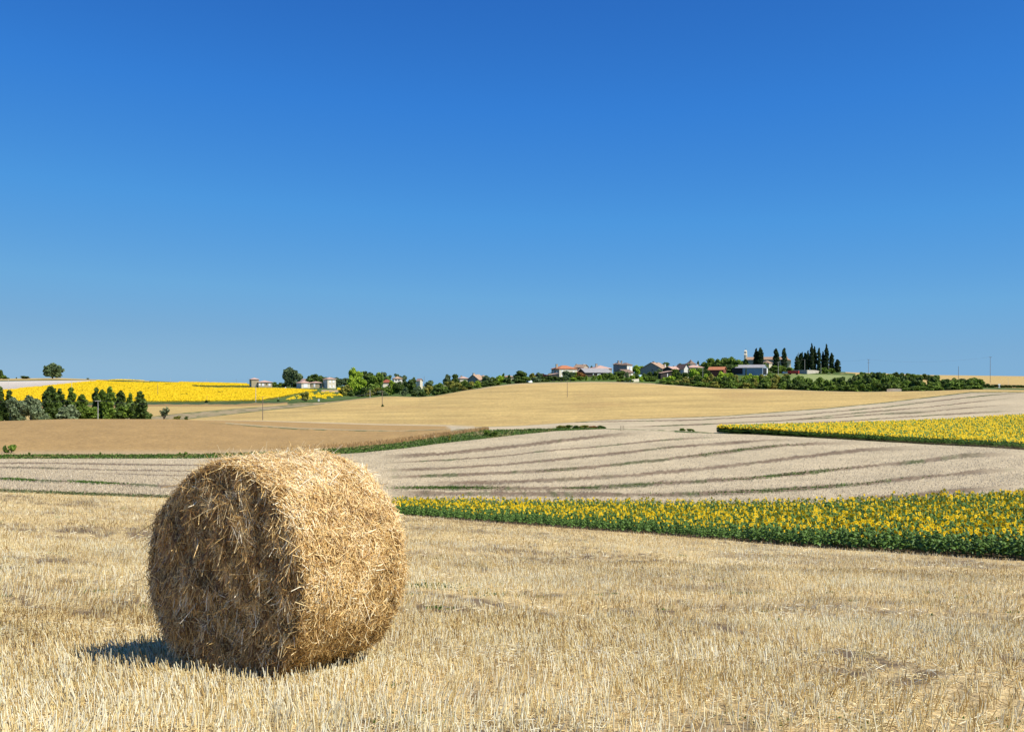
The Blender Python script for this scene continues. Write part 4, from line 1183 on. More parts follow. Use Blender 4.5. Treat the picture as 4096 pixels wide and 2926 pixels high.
B = lambda **k: k
house('brown_walled_house', 'new house with tan walls and pink tiled roofs beyond the yellow field', 'house', 566, [
    B(XL=987, XC=1006, XR=1032, ye=1517.5, yr=1510, th=25, roof='hip', wall='beige', tile='pink', win=[('l', 0.6, 2.2, 1.0, 1.2, 'S')]),
    B(XL=1029, XC=1034, XR=1084, ye=1529, yr=1520.5, th=22, roof='hip', wall='beige', tile='pink', long=7.5, win=[('f', 0.08, 0.5, 1.0, 1.3, 'S'), ('f', 0.33, 0.6, 1.3, 1.35, 'S'), ('f', 0.58, 0.7, 0.5, 0.6, 'O'), ('f', 0.80, 0.6, 1.2, 1.35, 'S')])],
      'new houses beyond the yellow field')
house('tower_house', 'new white two-storey house with garage wing and pink tiled roofs', 'house', 552, [
    B(XL=1285, XC=1310, XR=1340, ye=1516, yr=1508, th=32, roof='pyr', wall='cream', tile='pink', win=[('f', 0.3, 0.7, 1.0, 1.3, 'S'), ('f', 0.72, 0.7, 1.0, 1.3, 'S'), ('f', 0.3, 3.3, 1.0, 1.4, 'S'), ('f', 0.72, 3.3, 1.0, 1.4, 'S'), ('l', 0.5, 0.9, 0.9, 1.1, 'S'), ('l', 0.5, 3.4, 0.7, 1.2, 'S')]),
    B(XL=1175, XC=1206, XR=1237, ye=1531.5, yr=1522, th=32, roof='hip', wall='cream', tile='pink', win=[('f', 0.45, 0.45, 2.3, 2.0, 'G'), ('l', 0.28, 0.6, 0.9, 1.2, 'S'), ('l', 0.7, 0.6, 0.9, 1.2, 'S')]),
    B(XL=1234, XC=1237, XR=1287, ye=1531, yr=1524.5, th=10, roof='hip', wall='beige', tile='pink', dd=3, long=7, win=[('f', 0.12, 0.6, 0.5, 1.4, 'O'), ('f', 0.40, 0.3, 0.9, 2.0, 'S'), ('f', 0.85, 0.5, 0.7, 1.0, 'O')])],
      'new houses beyond the yellow field')
house('distant_house', 'roof and cream gable peeping over the garage wing of the white house', 'house', 640, [
    B(XL=1200, XC=1218, XR=1229, ye=1521, yr=1515, th=40, roof='front', wall='cream', tile='pink')], 'distant houses')
house('red_roofed_house', 'cream house with red-brown roof half hidden in the middle wood', 'house', 500, [
    B(XL=1522, XC=1532, XR=1568, ye=1530, yr=1517, th=20, roof='hip', wall='cream', tile='red', win=[('f', 0.6, 1.0, 1.0, 1.2, 'O')])], 'distant houses')
house('villa', 'small white villa with dull pink roof on the skyline above the middle wood', 'house', 665, [
    B(XL=1572, XC=1576, XR=1608, ye=1514.5, yr=1504, th=15, roof='hip', wall='white', tile='old', long=8, win=[('f', 0.25, 0.5, 0.9, 0.8, 'O'), ('f', 0.6, 0.5, 0.9, 0.8, 'O')])], 'distant houses')
house('small_gabled_house', 'small house with pale lit gable and pink roof right of the dark conifers', 'house', 600, [
    B(XL=1664, XC=1680, XR=1690, ye=1521, yr=1514, th=38, roof='front', wall='cream', tile='pink')], 'distant houses')
house('pink_roofed_house', 'low pink roof between the round dark trees and the grey gable', 'house', 560, [
    B(XL=1836, XC=1840, XR=1872, ye=1513.5, yr=1504.5, th=12, roof='hip', wall='cream', tile='pink', long=8, chim=[(0.3, 0.5, 1501, 0.8, 'stone')])])
house('grey_gabled_house', 'house with grey shaded gable and tall brick chimney, left of the village', 'house', 500, [
    B(XL=1868, XC=1916, XR=1938, ye=1518, yr=1498, th=48, roof='left', wall='grey', tile='old', chim=[(0.12, 0.52, 1491, 1.0, 'stone')], win=[])])
house('long_roofed_house', 'old tiled roof directly right of the grey gabled house', 'house', 525, [
    B(XL=1915, XC=1922, XR=1958, ye=1512, yr=1499.5, th=16, roof='hip', wall='stone', tile='old', long=9)])
house('hidden_house', 'low pink roof just showing over the hedge left of the layered conifer', 'house', 560, [
    B(XL=2012, XC=2018, XR=2062, ye=1507, yr=1500, th=15, roof='hip', wall='stone', tile='old', long=8)])
house('orange_roofed_house', 'two-storey house with bright orange roof, dark side wall and cream front', 'house', 545, [
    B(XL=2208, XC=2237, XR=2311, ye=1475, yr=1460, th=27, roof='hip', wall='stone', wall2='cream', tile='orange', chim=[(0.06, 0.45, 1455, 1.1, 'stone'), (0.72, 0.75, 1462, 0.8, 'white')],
      win=[('l', 0.3, 1.0, 0.6, 1.3, 'S'), ('l', 0.75, 1.0, 0.6, 1.3, 'S'), ('f', 0.17, 0.8, 1.1, 1.6, 'S'), ('f', 0.46, 0.8, 1.0, 1.5, 'S'), ('f', 0.8, 1.0, 1.1, 1.6, 'S'), ('f', 0.13, 3.4, 0.8, 1.6, 'S')])])
m_ = None
house('lean_to_shelter', 'pink tiled lean-to on posts at the left end of the orange-roofed house', 'shed', 540, [
    B(XL=2192, XC=2198, XR=2231, ye=1499, yr=1492.5, th=20, roof='mono', wall='dark', tile='pink', long=4, zb=0.3)])
house('cream_gabled_house', 'farmhouse with cream gable at right and two chimneys behind the orange roof', 'house', 610, [
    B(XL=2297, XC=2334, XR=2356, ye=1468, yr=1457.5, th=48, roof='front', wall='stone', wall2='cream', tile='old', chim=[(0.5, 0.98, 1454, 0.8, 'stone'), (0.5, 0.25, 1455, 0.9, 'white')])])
house('pink_gabled_barn', 'pink-roofed building with white gable in front of the cream gabled house', 'house', 575, [
    B(XL=2311, XC=2335, XR=2370, ye=1485, yr=1471, th=35, roof='front', wall='white', tile='pink')])
house('open_shed', 'long low open-fronted shed with a grey sheet roof', 'shed', 548, [
    B(XL=2334, XC=2342, XR=2448, ye=1489, yr=1473, th=14, roof='left', wall='dark', tile='grey', long=14, oh=0.5, win=[('f', 0.30, 0.5, 0.5, 2.6, 'S'), ('f', 0.52, 0.6, 1.8, 1.6, 'S'), ('f', 0.82, 0.1, 1.6, 1.3, 'S')])])
house('wide_roofed_house', 'wide hipped pink roof with a broad chimney behind the grey sheet roof', 'house', 610, [
    B(XL=2374, XC=2384, XR=2450, ye=1474, yr=1460, th=20, roof='hip', wall='stone', tile='pink', long=12, chim=[(0.28, 0.5, 1453, 1.2, 'stone')])])
house('tall_house', 'tallest house of the village, two chimneys and a white wall with one blue shutter', 'house', 560, [
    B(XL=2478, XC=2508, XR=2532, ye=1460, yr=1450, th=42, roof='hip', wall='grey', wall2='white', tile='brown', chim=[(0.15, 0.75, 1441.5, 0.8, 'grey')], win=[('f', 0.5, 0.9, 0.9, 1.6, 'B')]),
    B(XL=2456, XC=2480, XR=2492, ye=1457, yr=1449.5, th=40, roof='hip', wall='grey', tile='old', dd=6, chim=[(0.4, 0.4, 1441, 0.9, 'grey')])])
house('tiled_outbuilding', 'low outbuilding with brown tiled roof below the tallest house', 'shed', 540, [
    B(XL=2466, XC=2498, XR=2536, ye=1489, yr=1477, th=36, roof='left', wall='stone', tile='brown', win=[('f', 0.35, 0.5, 1.3, 1.5, 'O'), ('f', 0.85, 0.3, 1.0, 1.6, 'S')])])
house('big_barn', 'big barn with broad grey wall, wide old-tiled roof and four chimneys', 'barn', 540, [
    B(XL=2569, XC=2649, XR=2688, ye=1474, yr=1449, th=55, roof='left', wall='grey', tile='old', oh=0.5, chim=[(0.30, 0.5, 1443.5, 1.2, 'grey'), (0.62, 0.45, 1448, 0.8, 'stone'), (0.9, 0.5, 1450, 0.9, 'grey'), (0.7, 0.12, 1455, 0.7, 'white')],
      win=[('l', 0.82, 3.0, 1.0, 1.4, 'O'), ('l', 0.45, 0.4, 0.6, 0.6, 'O'), ('l', 0.42, 2.6, 1.8, 1.6, 'O')])])
house('dark_gabled_shed', 'small shed with dark gable and pinkish roof right of the big barn', 'shed', 530, [
    B(XL=2657, XC=2691, XR=2726, ye=1476, yr=1465.5, th=42, roof='left', wall='dark', tile='pink')])
house('pink_lean_to', 'pale pink lean-to roof on a white post in front of the dark-gabled shed', 'shed', 515, [
    B(XL=2639, XC=2643, XR=2688, ye=1492, yr=1483, th=14, roof='mono', wall='dark', tile='pink', long=5, win=[('f', 0.62, 0.2, 0.4, 2.0, 'S')])])
house('white_gabled_house', 'small house showing a narrow lit white gable in the middle of the village', 'house', 530, [
    B(XL=2725, XC=2736, XR=2759, ye=1473, yr=1455.5, th=24, roof='front', wall='white', tile='brown', long=8, win=[('f', 0.82, 0.4, 0.6, 1.9, 'O')])])
house('long_tiled_house', 'long tiled roof running right from the white gable', 'house', 548, [
    B(XL=2752, XC=2757, XR=2817, ye=1469.5, yr=1458, th=14, roof='hip', wall='stone', tile='pink', long=8, chim=[(0.8, 0.5, 1455.5, 0.6, 'white')])])
house('dovecote', 'dovecote with pointed flared roof rising above the village', 'dovecote', 590, [
    B(XL=2747, XC=2762, XR=2786, ye=1455, yr=1437, th=28, roof='dove', wall='white', tile='brown', oh=0.5)])
house('hidden_roof_house', 'short pink roof between the dark-gabled shed and the white gable', 'house', 560, [
    B(XL=2700, XC=2712, XR=2728, ye=1467, yr=1460, th=30, roof='hip', wall='stone', tile='pink')])
house('red_walled_shed', 'low shed with dark red wall, orange roof and white-edged gable', 'shed', 530, [
    B(XL=2840, XC=2894, XR=2911, ye=1477.5, yr=1467, th=62, roof='front', wall='redwall', tile='orange', oh=0.5)])
house('blue_barn', 'farm shed with pale blue side, grey roof and open gable end', 'barn', 545, [
    B(XL=2954, XC=3050, XR=3086, ye=1470, yr=1458, th=60, roof='front', wall='blue', tile='grey', oh=0.3, win=[('f', 0.45, 0.1, 7.0, 3.6, 'D'), ('f', 0.92, 0.2, 1.8, 3.2, 'S'), ('l', 0.93, 0.05, 6.0, 3.4, 'D')])])
# church
cd = 640
ch = house('church', 'stone village church with bell wall, long tiled nave and round apse among cypresses', 'church', cd, [
    B(XL=2998, XC=3146, XR=3157, ye=1436.5, yr=1426.5, th=66, roof='front', wall='stone', tile='old', oh=0.3),
    B(XL=3054, XC=3076, XR=3092, ye=1452, yr=1441, th=40, roof='pyr', wall='cream', tile='old', dd=-12)], 'buildings of the village')
p0 = at(3146, cd)
th = math.radians(66)
wN = (3157 - 3146) * cd / F_PX / math.cos(th)
lN = (3146 - 2998) * cd / F_PX / math.sin(th)
zt = zpx(1397, cd) - p0.z
zb0 = zpx(1436, cd) - p0.z
m = MB()
yA, yB = lN - 0.2, lN + 1.0
H = zt - zb0
c = wN / 2
m.box(c - 2.6, c + 2.6, yA, yB, zb0 - 3, zb0 + 0.16 * H)
for u0, u1 in ((-2.5, -1.75), (-0.45, 0.45), (1.75, 2.5)):
    m.box(c + u0, c + u1, yA, yB, zb0 + 0.16 * H, zb0 + 0.5 * H)
m.prism([(c - 2.5, zb0 + 0.5 * H), (c + 2.5, zb0 + 0.5 * H), (c + 1.9, zb0 + 0.62 * H), (c - 1.9, zb0 + 0.62 * H)], 'y', yA, yB)
for u0, u1 in ((-1.75, -0.55), (0.55, 1.75)):
    m.box(c + u0, c + u1, yA, yB, zb0 + 0.62 * H, zb0 + 0.84 * H)
m.prism([(c - 1.75, zb0 + 0.84 * H), (c + 1.75, zb0 + 0.84 * H), (c + 0.9, zb0 + 0.96 * H), (c, zt), (c - 0.9, zb0 + 0.96 * H)], 'y', yA, yB)
bw = m.build('bell_wall', M_WALL['cream'], ch)
bw.rotation_euler = (0, 0, th)
m = MB()
m.box(c - 0.06, c + 0.06, yA + 0.4, yA + 0.52, zt, zt + 1.1)
m.box(c - 0.3, c + 0.3, yA + 0.4, yA + 0.52, zt + 0.6, zt + 0.72)
m.build('cross', M_GLASSD, bw)
V, Fq, F3 = [], [], []
n = 14
ra = wN / 2 + 0.3
for k in range(n + 1):
    a = math.pi + math.pi * k / n
    for z_, r_ in ((-1.5, ra), (zb0 - 0.8, ra), (zb0 - 0.8, ra + 0.35), (zb0 + 0.9, 0.05)):
        V.append((c + math.cos(a) * r_, math.sin(a) * r_, z_))
for k in range(n):
    for j in range(3):
        Fq.append((k * 4 + j, (k + 1) * 4 + j, (k + 1) * 4 + j + 1, k * 4 + j + 1))
me = raw_mesh('apse', V, [np.array(Fq)], [M_WALL['white'], M_TILE['old']], mat_idx=[0 if q % 3 == 0 else 1 for q in range(len(Fq))])
ap = link('apse', me, ch)
ap.rotation_euler = (0, 0, th)


def free_wall(name, label, pts, d, mat, thick=0.5, cat='wall'):
    """pts: (X, ytop, dd)"""
    m = MB()
    p0 = at(pts[0][0], d + pts[0][2])
    for (Xa, ya, da), (Xb, yb, db) in zip(pts[:-1], pts[1:]):
        a, b = at(Xa, d + da), at(Xb, d + db)
        za, zb_ = zpx(ya, d + da), zpx(yb, d + db)
        dr = Vector((b.x - a.x, b.y - a.y, 0)).normalized()
        nn = Vector((-dr.y, dr.x, 0)) * thick
        q = [a - p0, b - p0, b - p0 + nn, a - p0 + nn]
        lo = [Vector((v.x, v.y, (a.z if k in (0, 3) else b.z) - p0.z - 0.6)) for k, v in enumerate(q)]
        hi = [Vector((v.x, v.y, (za if k in (0, 3) else zb_) - p0.z)) for k, v in enumerate(q)]
        for k in range(4):
            m.quad(lo[k], lo[(k + 1) % 4], hi[(k + 1) % 4], hi[k])
        m.quad(*hi)
    o = m.build(name, mat)
    o.location = p0
    return tag(o, label, cat)


m_cem = M_WALL['stone']
free_wall('cemetery_wall', 'pale stone cemetery wall below the cypresses, left part shaded and right part sunlit',
          [(3163, 1479, 6), (3228, 1479, -10), (3262, 1480, -2), (3287, 1485, 12)], 592, pmat('pale_wall', (0.50, 0.46, 0.38), noise=[(1.2, 0.2, (1, 1, 1))]))
free_wall('garden_wall', 'low pale garden wall on the grass slope below the village', [(2487, 1524, 0), (2520, 1518, 2), (2556, 1514, 6)], 478, M_WALL['cream'], 0.35)
free_wall('hedge_bank_wall', 'broken whitish stone wall glimpsed at the foot of the long hedge', [(3548, 1556, 0), (3570, 1553.5, 0), (3606, 1554.5, 1)], 374, M_WALL['stone'], 0.4)

# farm trailer, pool cover, small things
M_RED = pmat('red_paint', (0.42, 0.035, 0.025), rough=0.5, spec=0.4)
M_TYRE = pmat('tyre', (0.02, 0.02, 0.02))
M_METAL = pmat('dark_metal', (0.06, 0.06, 0.065), rough=0.5)
M_BLUECAR = pmat('blue_paint', (0.10, 0.17, 0.26), rough=0.35, spec=0.5)
M_GLS = pmat('window_glass', (0.03, 0.04, 0.05), rough=0.1, spec=0.6)


def wheel(parent, x, y, r, wdt=0.3):
    V, Fq = [], []
    n = 14
    prof = [(r * 0.55, -wdt / 2), (r * 0.95, -wdt / 2), (r, -wdt / 3), (r, wdt / 3), (r * 0.95, wdt / 2), (r * 0.55, wdt / 2)]
    for k in range(n):
        a = 2 * math.pi * k / n
        for rr_, yy in prof:
            V.append((math.cos(a) * rr_, yy, math.sin(a) * rr_))
    for k in range(n):
        for j in range(len(prof)):
            Fq.append((k * 6 + j, ((k + 1) % n) * 6 + j, ((k + 1) % n) * 6 + (j + 1) % 6, k * 6 + (j + 1) % 6))
    o = link('wheel', raw_mesh('wheel', V, [np.array(Fq)], M_TYRE), parent)
    o.location = (x, y, r)
    V2 = [(0, 0, 0)] + [(math.cos(2 * math.pi * k / n) * r * 0.56, 0, math.sin(2 * math.pi * k / n) * r * 0.56) for k in range(n)]
    V2 = [(a, -wdt * 0.4, c_) for a, b, c_ in V2] + [(a, wdt * 0.4, c_) for a, b, c_ in V2]
    F2 = [(0, 1 + (k + 1) % n, 1 + k) for k in range(n)] + [(n + 1, n + 2 + k, n + 2 + (k + 1) % n) for k in range(n)]
    link('rim', raw_mesh('rim', V2, [np.array(F2)], M_METAL), o)


p = at(3174, 570)
tr = empty('farm_trailer', p, math.radians(-28))
tag(tr, 'red box-sided farm trailer parked near the concrete pole by the church', 'trailer')
m = MB()
m.box(-3.0, 3.0, -1.2, 1.2, 0.85, 2.35)
for xx in (-2.98, -1.5, 0, 1.5, 2.98):
    m.box(xx - 0.05, xx + 0.05, -1.26, -1.2, 0.85, 2.4)
m.build('box_body', M_RED, tr)
m = MB()
m.box(-2.9, 2.9, -0.5, 0.5, 0.65, 0.845)
m.box(2.9, 4.2, -0.06, 0.06, 0.65, 0.78)
m.build('chassis', M_METAL, tr)
for xx in (-1.9, 1.9):
    for yy in (-0.95, 0.95):
        wheel(tr, xx, yy, 0.45)
p = at(3143, 575)
car = empty('parked_car', p, math.radians(12))
tag(car, 'dull blue car parked left of the red trailer', 'car')
m = MB()
m.prism([(-2.0, 0.35), (2.0, 0.35), (2.05, 0.75), (1.2, 0.92), (0.55, 1.42), (-1.1, 1.42), (-1.9, 0.95), (-2.05, 0.7)], 'y', -0.82, 0.82)
m.build('body', M_BLUECAR, car)
m = MB()
for yy in (-0.835, 0.825):
    m.prism([(-1.55, 0.97), (1.0, 0.97), (0.5, 1.34), (-1.0, 1.34)], 'y', yy, yy + 0.01)
m.build('side_windows', M_GLS, car)
for xx in (-1.3, 1.3):
    for yy in (-0.72, 0.72):
        wheel(car, xx, yy, 0.32, 0.2)


def small_arch(name, label, X, d, w, h, mat, cat, ln=5):
    """half-barrel cover"""
    p = at(X, d)
    V, Fq = [], []
    n = 10
    for k in range(n + 1):
        a = math.pi * k / n
        for yy in (-w / 2, w / 2):
            V.append((yy, -math.cos(a) * ln / 2, math.sin(a) * h))
    for k in range(n):
        Fq.append((2 * k, 2 * k + 1, 2 * k + 3, 2 * k + 2))
    V += [(-w / 2, 0, 0), (w / 2, 0, 0)]
    e = len(V)
    F3 = [(e - 2, 2 * k, 2 * k + 2) for k in range(n)] + [(e - 1, 2 * k + 3, 2 * k + 1) for k in range(n)]
    o = link(name, raw_mesh(name, V, [np.array(F3), np.array(Fq)], mat))
    o.location = p
    o.rotation_euler = (0, 0, 0.35)
    return tag(o, label, cat)


M_POOL = pmat('pool_plastic', (0.55, 0.80, 0.82), rough=0.3, spec=0.5)
small_arch('pool_cover', 'pale turquoise arched pool cover left of the big barn', 2562, 530, 3.6, 1.5, M_POOL, 'pool cover')
small_arch('white_tunnel', 'short white plastic tunnel right of the layered conifer in the hedge', 2117, 472, 2.0, 1.0, pmat('white_plastic', (0.7, 0.78, 0.8), rough=0.4), 'tunnel', 3)

# short fence posts on the lawn
for X, yb, lb in [(2211, 1527, 'leftmost dark fence post on the lawn edge'), (2217, 1527, 'thick dark post second from the left on the lawn edge'), (2243, 1527, 'dark fence post left of the blue-capped pole'),
                  (2248, 1523, 'thinner dark post higher on the lawn'), (2262, 1523, 'small dark post on the lawn near the blue-capped pole'), (2282, 1526, 'dark fence post right of the blue-capped pole')]:
    dpt = 474
    p = at(X, dpt)
    m = MB()
    m.box(-0.11, 0.11, -0.11, 0.11, -0.2, 1.15)
    m.box(-0.14, 0.14, -0.14, 0.14, 1.15, 1.22)
    o = m.build('fence_post', M_METAL)
    o.location = p
    tag(o, lb, 'post', 'dark posts on the lawn below the village')
for i, X in enumerate([2482, 2488, 2495]):
    p = at(X, 160 + i * 0.6)
    m = MB()
    m.box(-0.03, 0.03, -0.03, 0.03, -0.1, 0.75)
    m.box(-0.035, 0.035, -0.035, 0.035, 0.75, 0.79)
    o = m.build('wooden_stake', M_BARK)
    o.location = p
    tag(o, ['leftmost', 'middle', 'rightmost'][i] + ' of three thin stakes on the verge right of the shrub clump', 'stake', 'stakes on the verge')
for X, yb, lb in [(1275, 1609, 'small white marker stone on the grass below the sparse sunflowers'), (1142, 1553, 'small white marker stone at the top edge of the yellow field')]:
    dpt = 385 if X > 1200 else 544
    m = MB()
    m.prism([(-0.3, -0.2), (0.3, -0.2), (0.28, 0.6), (0.12, 0.95), (-0.15, 0.9), (-0.3, 0.55)], 'y', -0.2, 0.2)
    o = m.build('marker_stone', M_SHUT)
    o.location = at(X, dpt)
    tag(o, lb, 'marker')
# road sign seen from behind
p = at(3997, 392)
rs = empty('road_sign', p)
tag(rs, 'small pale triangular road sign pointing down, at the road by the right hedge', 'road sign')
m = MB()
m.box(-0.04, 0.04, -0.04, 0.04, -0.2, 1.0)
m.build('post', M_METAL, rs)
m = MB()
m.prism([(0, 0.75), (0.62, 1.72), (-0.62, 1.72)], 'y', -0.08, -0.045)
m.build('panel', M_SHUT, rs)
m = MB()
m.prism([(-0.35, 0.25), (0.35, 0.25), (0.35, 0.6), (-0.35, 0.6)], 'y', -0.08, -0.045)
m.build('lower_panel', M_SHUT, rs)

# ---------------------------------------------------------------- poles and wires
M_CONC = pmat('pale_concrete', (0.56, 0.54, 0.50))
M_WOOD = pmat('pole_wood', (0.20, 0.16, 0.125), noise=[(3, 0.2, (1, 1, 0.2))])
M_WIRE = pmat('wire', (0.22, 0.22, 0.22), rough=0.5)


def pole(X, ytop, d, mat, label, arms=1, r=0.14, armw=1.5, group='utility poles', name='utility_pole'):
    p = at(X, d)
    h = zpx(ytop, d) - p.z
    r *= 0.72
    root = empty(name, p, 0.15)
    tag(root, label, 'pole', group)
    link('mast', limb_mesh('mast', [((0, 0, -0.5), r, (0, 0, h), r * 0.65)], mat, 8), root)
    for k in range(arms):
        zz = h - 0.25 - k * 1.6
        m = MB()
        m.box(-armw / 2, armw / 2, -r - 0.1, -r * 0.7, zz, zz + 0.09)
        a = m.build('crossarm', mat, root)
        for u in (-0.92, 0, 0.92):
            m = MB()
            m.box(u * armw / 2 - 0.05, u * armw / 2 + 0.05, -r - 0.09, -r + 0.01, zz + 0.12, zz + 0.34)
            m.build('insulator', M_METAL, a)
    return root, p + Vector((0, 0, h))


poles = {}
for key, X, yt, d, mt, arms, r, lb in [
    ('a', 392, 1600, 262, M_CONC, 1, 0.13, 'white concrete pole in front of the poplar row'),
    ('b', 33, 1514, 505, M_CONC, 0, 0.16, 'pale pole rising behind the leftmost poplars'),
    ('c', 287, 1519, 500, M_CONC, 0, 0.15, 'pale pole on the yellow slope above the fork-topped poplar'),
    ('d', 631, 1529, 450, M_WOOD, 0, 0.15, 'brown pole standing in the middle of the yellow field'),
    ('e', 1023, 1536, 394, M_CONC, 1, 0.16, 'grey pole with crossarm below the tan-walled house'),
    ('f', 1051, 1586, 232, M_WOOD, 0, 0.13, 'dark wooden pole at the edge of the brown wheat'),
    ('g', 828, 1582, 396, M_WOOD, 0, 0.11, 'short thin pole at the lower edge of the yellow field'),
    ('h', 1113, 1587, 392, M_CONC, 0, 0.10, 'short pale pole on the grass right of the yellow field'),
    ('i', 1480, 1555, 384, M_CONC, 0, 0.12, 'short pale pole before the middle wood'),
    ('j', 1529, 1562, 300, M_WOOD, 1, 0.17, 'wooden pole with crossarm in the left of the golden field'),
    ('k', 2269, 1518, 330, M_WOOD, 0, 0.13, 'blue-capped wooden pole in the middle of the golden field'),
    ('l', 1697, 1504, 620, M_WOOD, 0, 0.14, 'thin dark pole against the sky right of the small gabled house'),
    ('m', 3113, 1447, 545, M_CONC, 1, 0.16, 'pale concrete pole with crossarm right of the blue barn'),
    ('n', 3219, 1436, 590, M_CONC, 0, 0.15, 'pale concrete pole in front of the cemetery wall'),
    ('o', 3284, 1455, 588, M_CONC, 0, 0.13, 'pale pole at the sunlit end of the cemetery wall'),
    ('p', 3315, 1452, 600, M_CONC, 0, 0.12, 'pale pole between the last cypresses'),
    ('q', 3474, 1437, 560, M_WOOD, 2, 0.17, 'dark pole with two crossarms right of the cypresses'),
    ('r', 3834, 1464, 430, M_WOOD, 0, 0.15, 'brown pole standing in the right end of the long hedge'),
    ('s', 3961, 1427, 520, M_WOOD, 1, 0.17, 'tall dark pole on the skyline at the far right'),
    ('t', 3584, 1482, 560, M_WOOD, 0, 0.10, 'short dark pole top over the upper hedge'),
    ('u', 4033, 1510, 430, M_CONC, 0, 0.07, 'thin faint pole in the golden field at the far right'),
    ('v', 89, 1502, 735, M_CONC, 0, 0.14, 'small pale pole on the skyline among the flat shrubs'),
    ('w', 682, 1511, 900, M_CONC, 0, 0.12, 'faint pole beyond the crest above the middle of the yellow field'),
    ('x', 827, 1514, 900, M_CONC, 0, 0.12, 'faint pole beyond the crest left of the tan-walled house'),
    ('y', 515, 1503, 900, M_CONC, 0, 0.12, 'faint pole beyond the crest right of the lone tree'),
    ('z', 945, 1514, 880, M_WOOD, 0, 0.13, 'faint dark pole on the skyline just left of the tan-walled house'),
]:
    poles[key] = pole(X, yt, d, mt, lb, arms, r)[1]
# street lamp
p = at(2811, 515)
lp = empty('street_lamp', p)
tag(lp, 'slim street lamp in the village before the long tiled roof', 'street lamp')
hl = zpx(1472, 515) - p.z
link('mast', limb_mesh('mast', [((0, 0, -0.3), 0.08, (0, 0, hl), 0.05), ((0, 0, hl), 0.05, (-0.9, 0, hl + 0.15), 0.035)], M_CONC, 6), lp)
m = MB()
m.box(-1.3, -0.8, -0.1, 0.1, hl + 0.1, hl + 0.22)
m.build('lamp_head', M_CONC, lp)


def wire(a, b, label, sag=1.2, r=0.02):
    seg, pts = [], []
    for k in range(13):
        t = k / 12
        q = a.lerp(b, t)
        pts.append(q - Vector((0, 0, sag * 4 * t * (1 - t))) - a)
    o = link('power_cable', limb_mesh('power_cable', [(pts[k], r, pts[k + 1], r) for k in range(12)], M_WIRE, 4))
    o.location = a
    tag(o, label, 'cable', 'power cables')


far_l = at(-700, 300) + Vector((0, 0, 9))
wire(poles['a'], far_l, 'power cable running left from the white concrete pole', 1.5)
wire(poles['a'], poles['f'], 'power cable from the white concrete pole to the wooden pole by the wheat', 1.5)
wire(poles['f'], poles['j'], 'power cable from the wheat-side pole to the pole in the golden field', 1.5)
wire(poles['q'], poles['s'], 'power cable between the two dark skyline poles at the right', 2.0)
wire(poles['m'], poles['n'], 'power cable from the blue barn pole to the cemetery pole', 0.8)
wire(poles['n'], poles['q'], 'power cable from the cemetery pole to the double-armed pole', 1.2)
def unit(v):
    return v / (np.linalg.norm(v, axis=1, keepdims=True) + 1e-9)


# ---------------------------------------------------------------- generic scattering of small meshes
def instance_merge(name, V, Fs, C, P, rot, scl, mat, tilt=None, vary=None, buds=None):
    """merge copies of a small template into ONE mesh. V (n,3), Fs list of (m,k), C (n,3); P (N,3), rot (N,), scl (N,)"""
    N, n = len(P), len(V)
    c, s = np.cos(rot)[:, None], np.sin(rot)[:, None]
    x = (V[:, 0][None] * c - V[:, 1][None] * s) * scl[:, None]
    y = (V[:, 0][None] * s + V[:, 1][None] * c) * scl[:, None]
    z = V[:, 2][None] * scl[:, None] + 0 * x
    W = np.stack([x, y, z], -1)
    if tilt is not None:
        W[:, :, 0] += tilt[:, 0:1] * z
        W[:, :, 1] += tilt[:, 1:2] * z
    W += P[:, None, :]
    off = (np.arange(N) * n)[:, None, None]
    FF = [(f[None] + off).reshape(-1, f.shape[1]) for f in Fs]
    CC = np.broadcast_to(C[None], (N, n, 3)).copy()
    if buds is not None:      # plants not yet in flower
        CC[buds, -8:] = LEAFC * 1.3
    if vary is not None:
        CC *= vary[:, None, None]
    me = raw_mesh(name, W.reshape(-1, 3), FF, mat, col=CC.reshape(-1, 3))
    return me


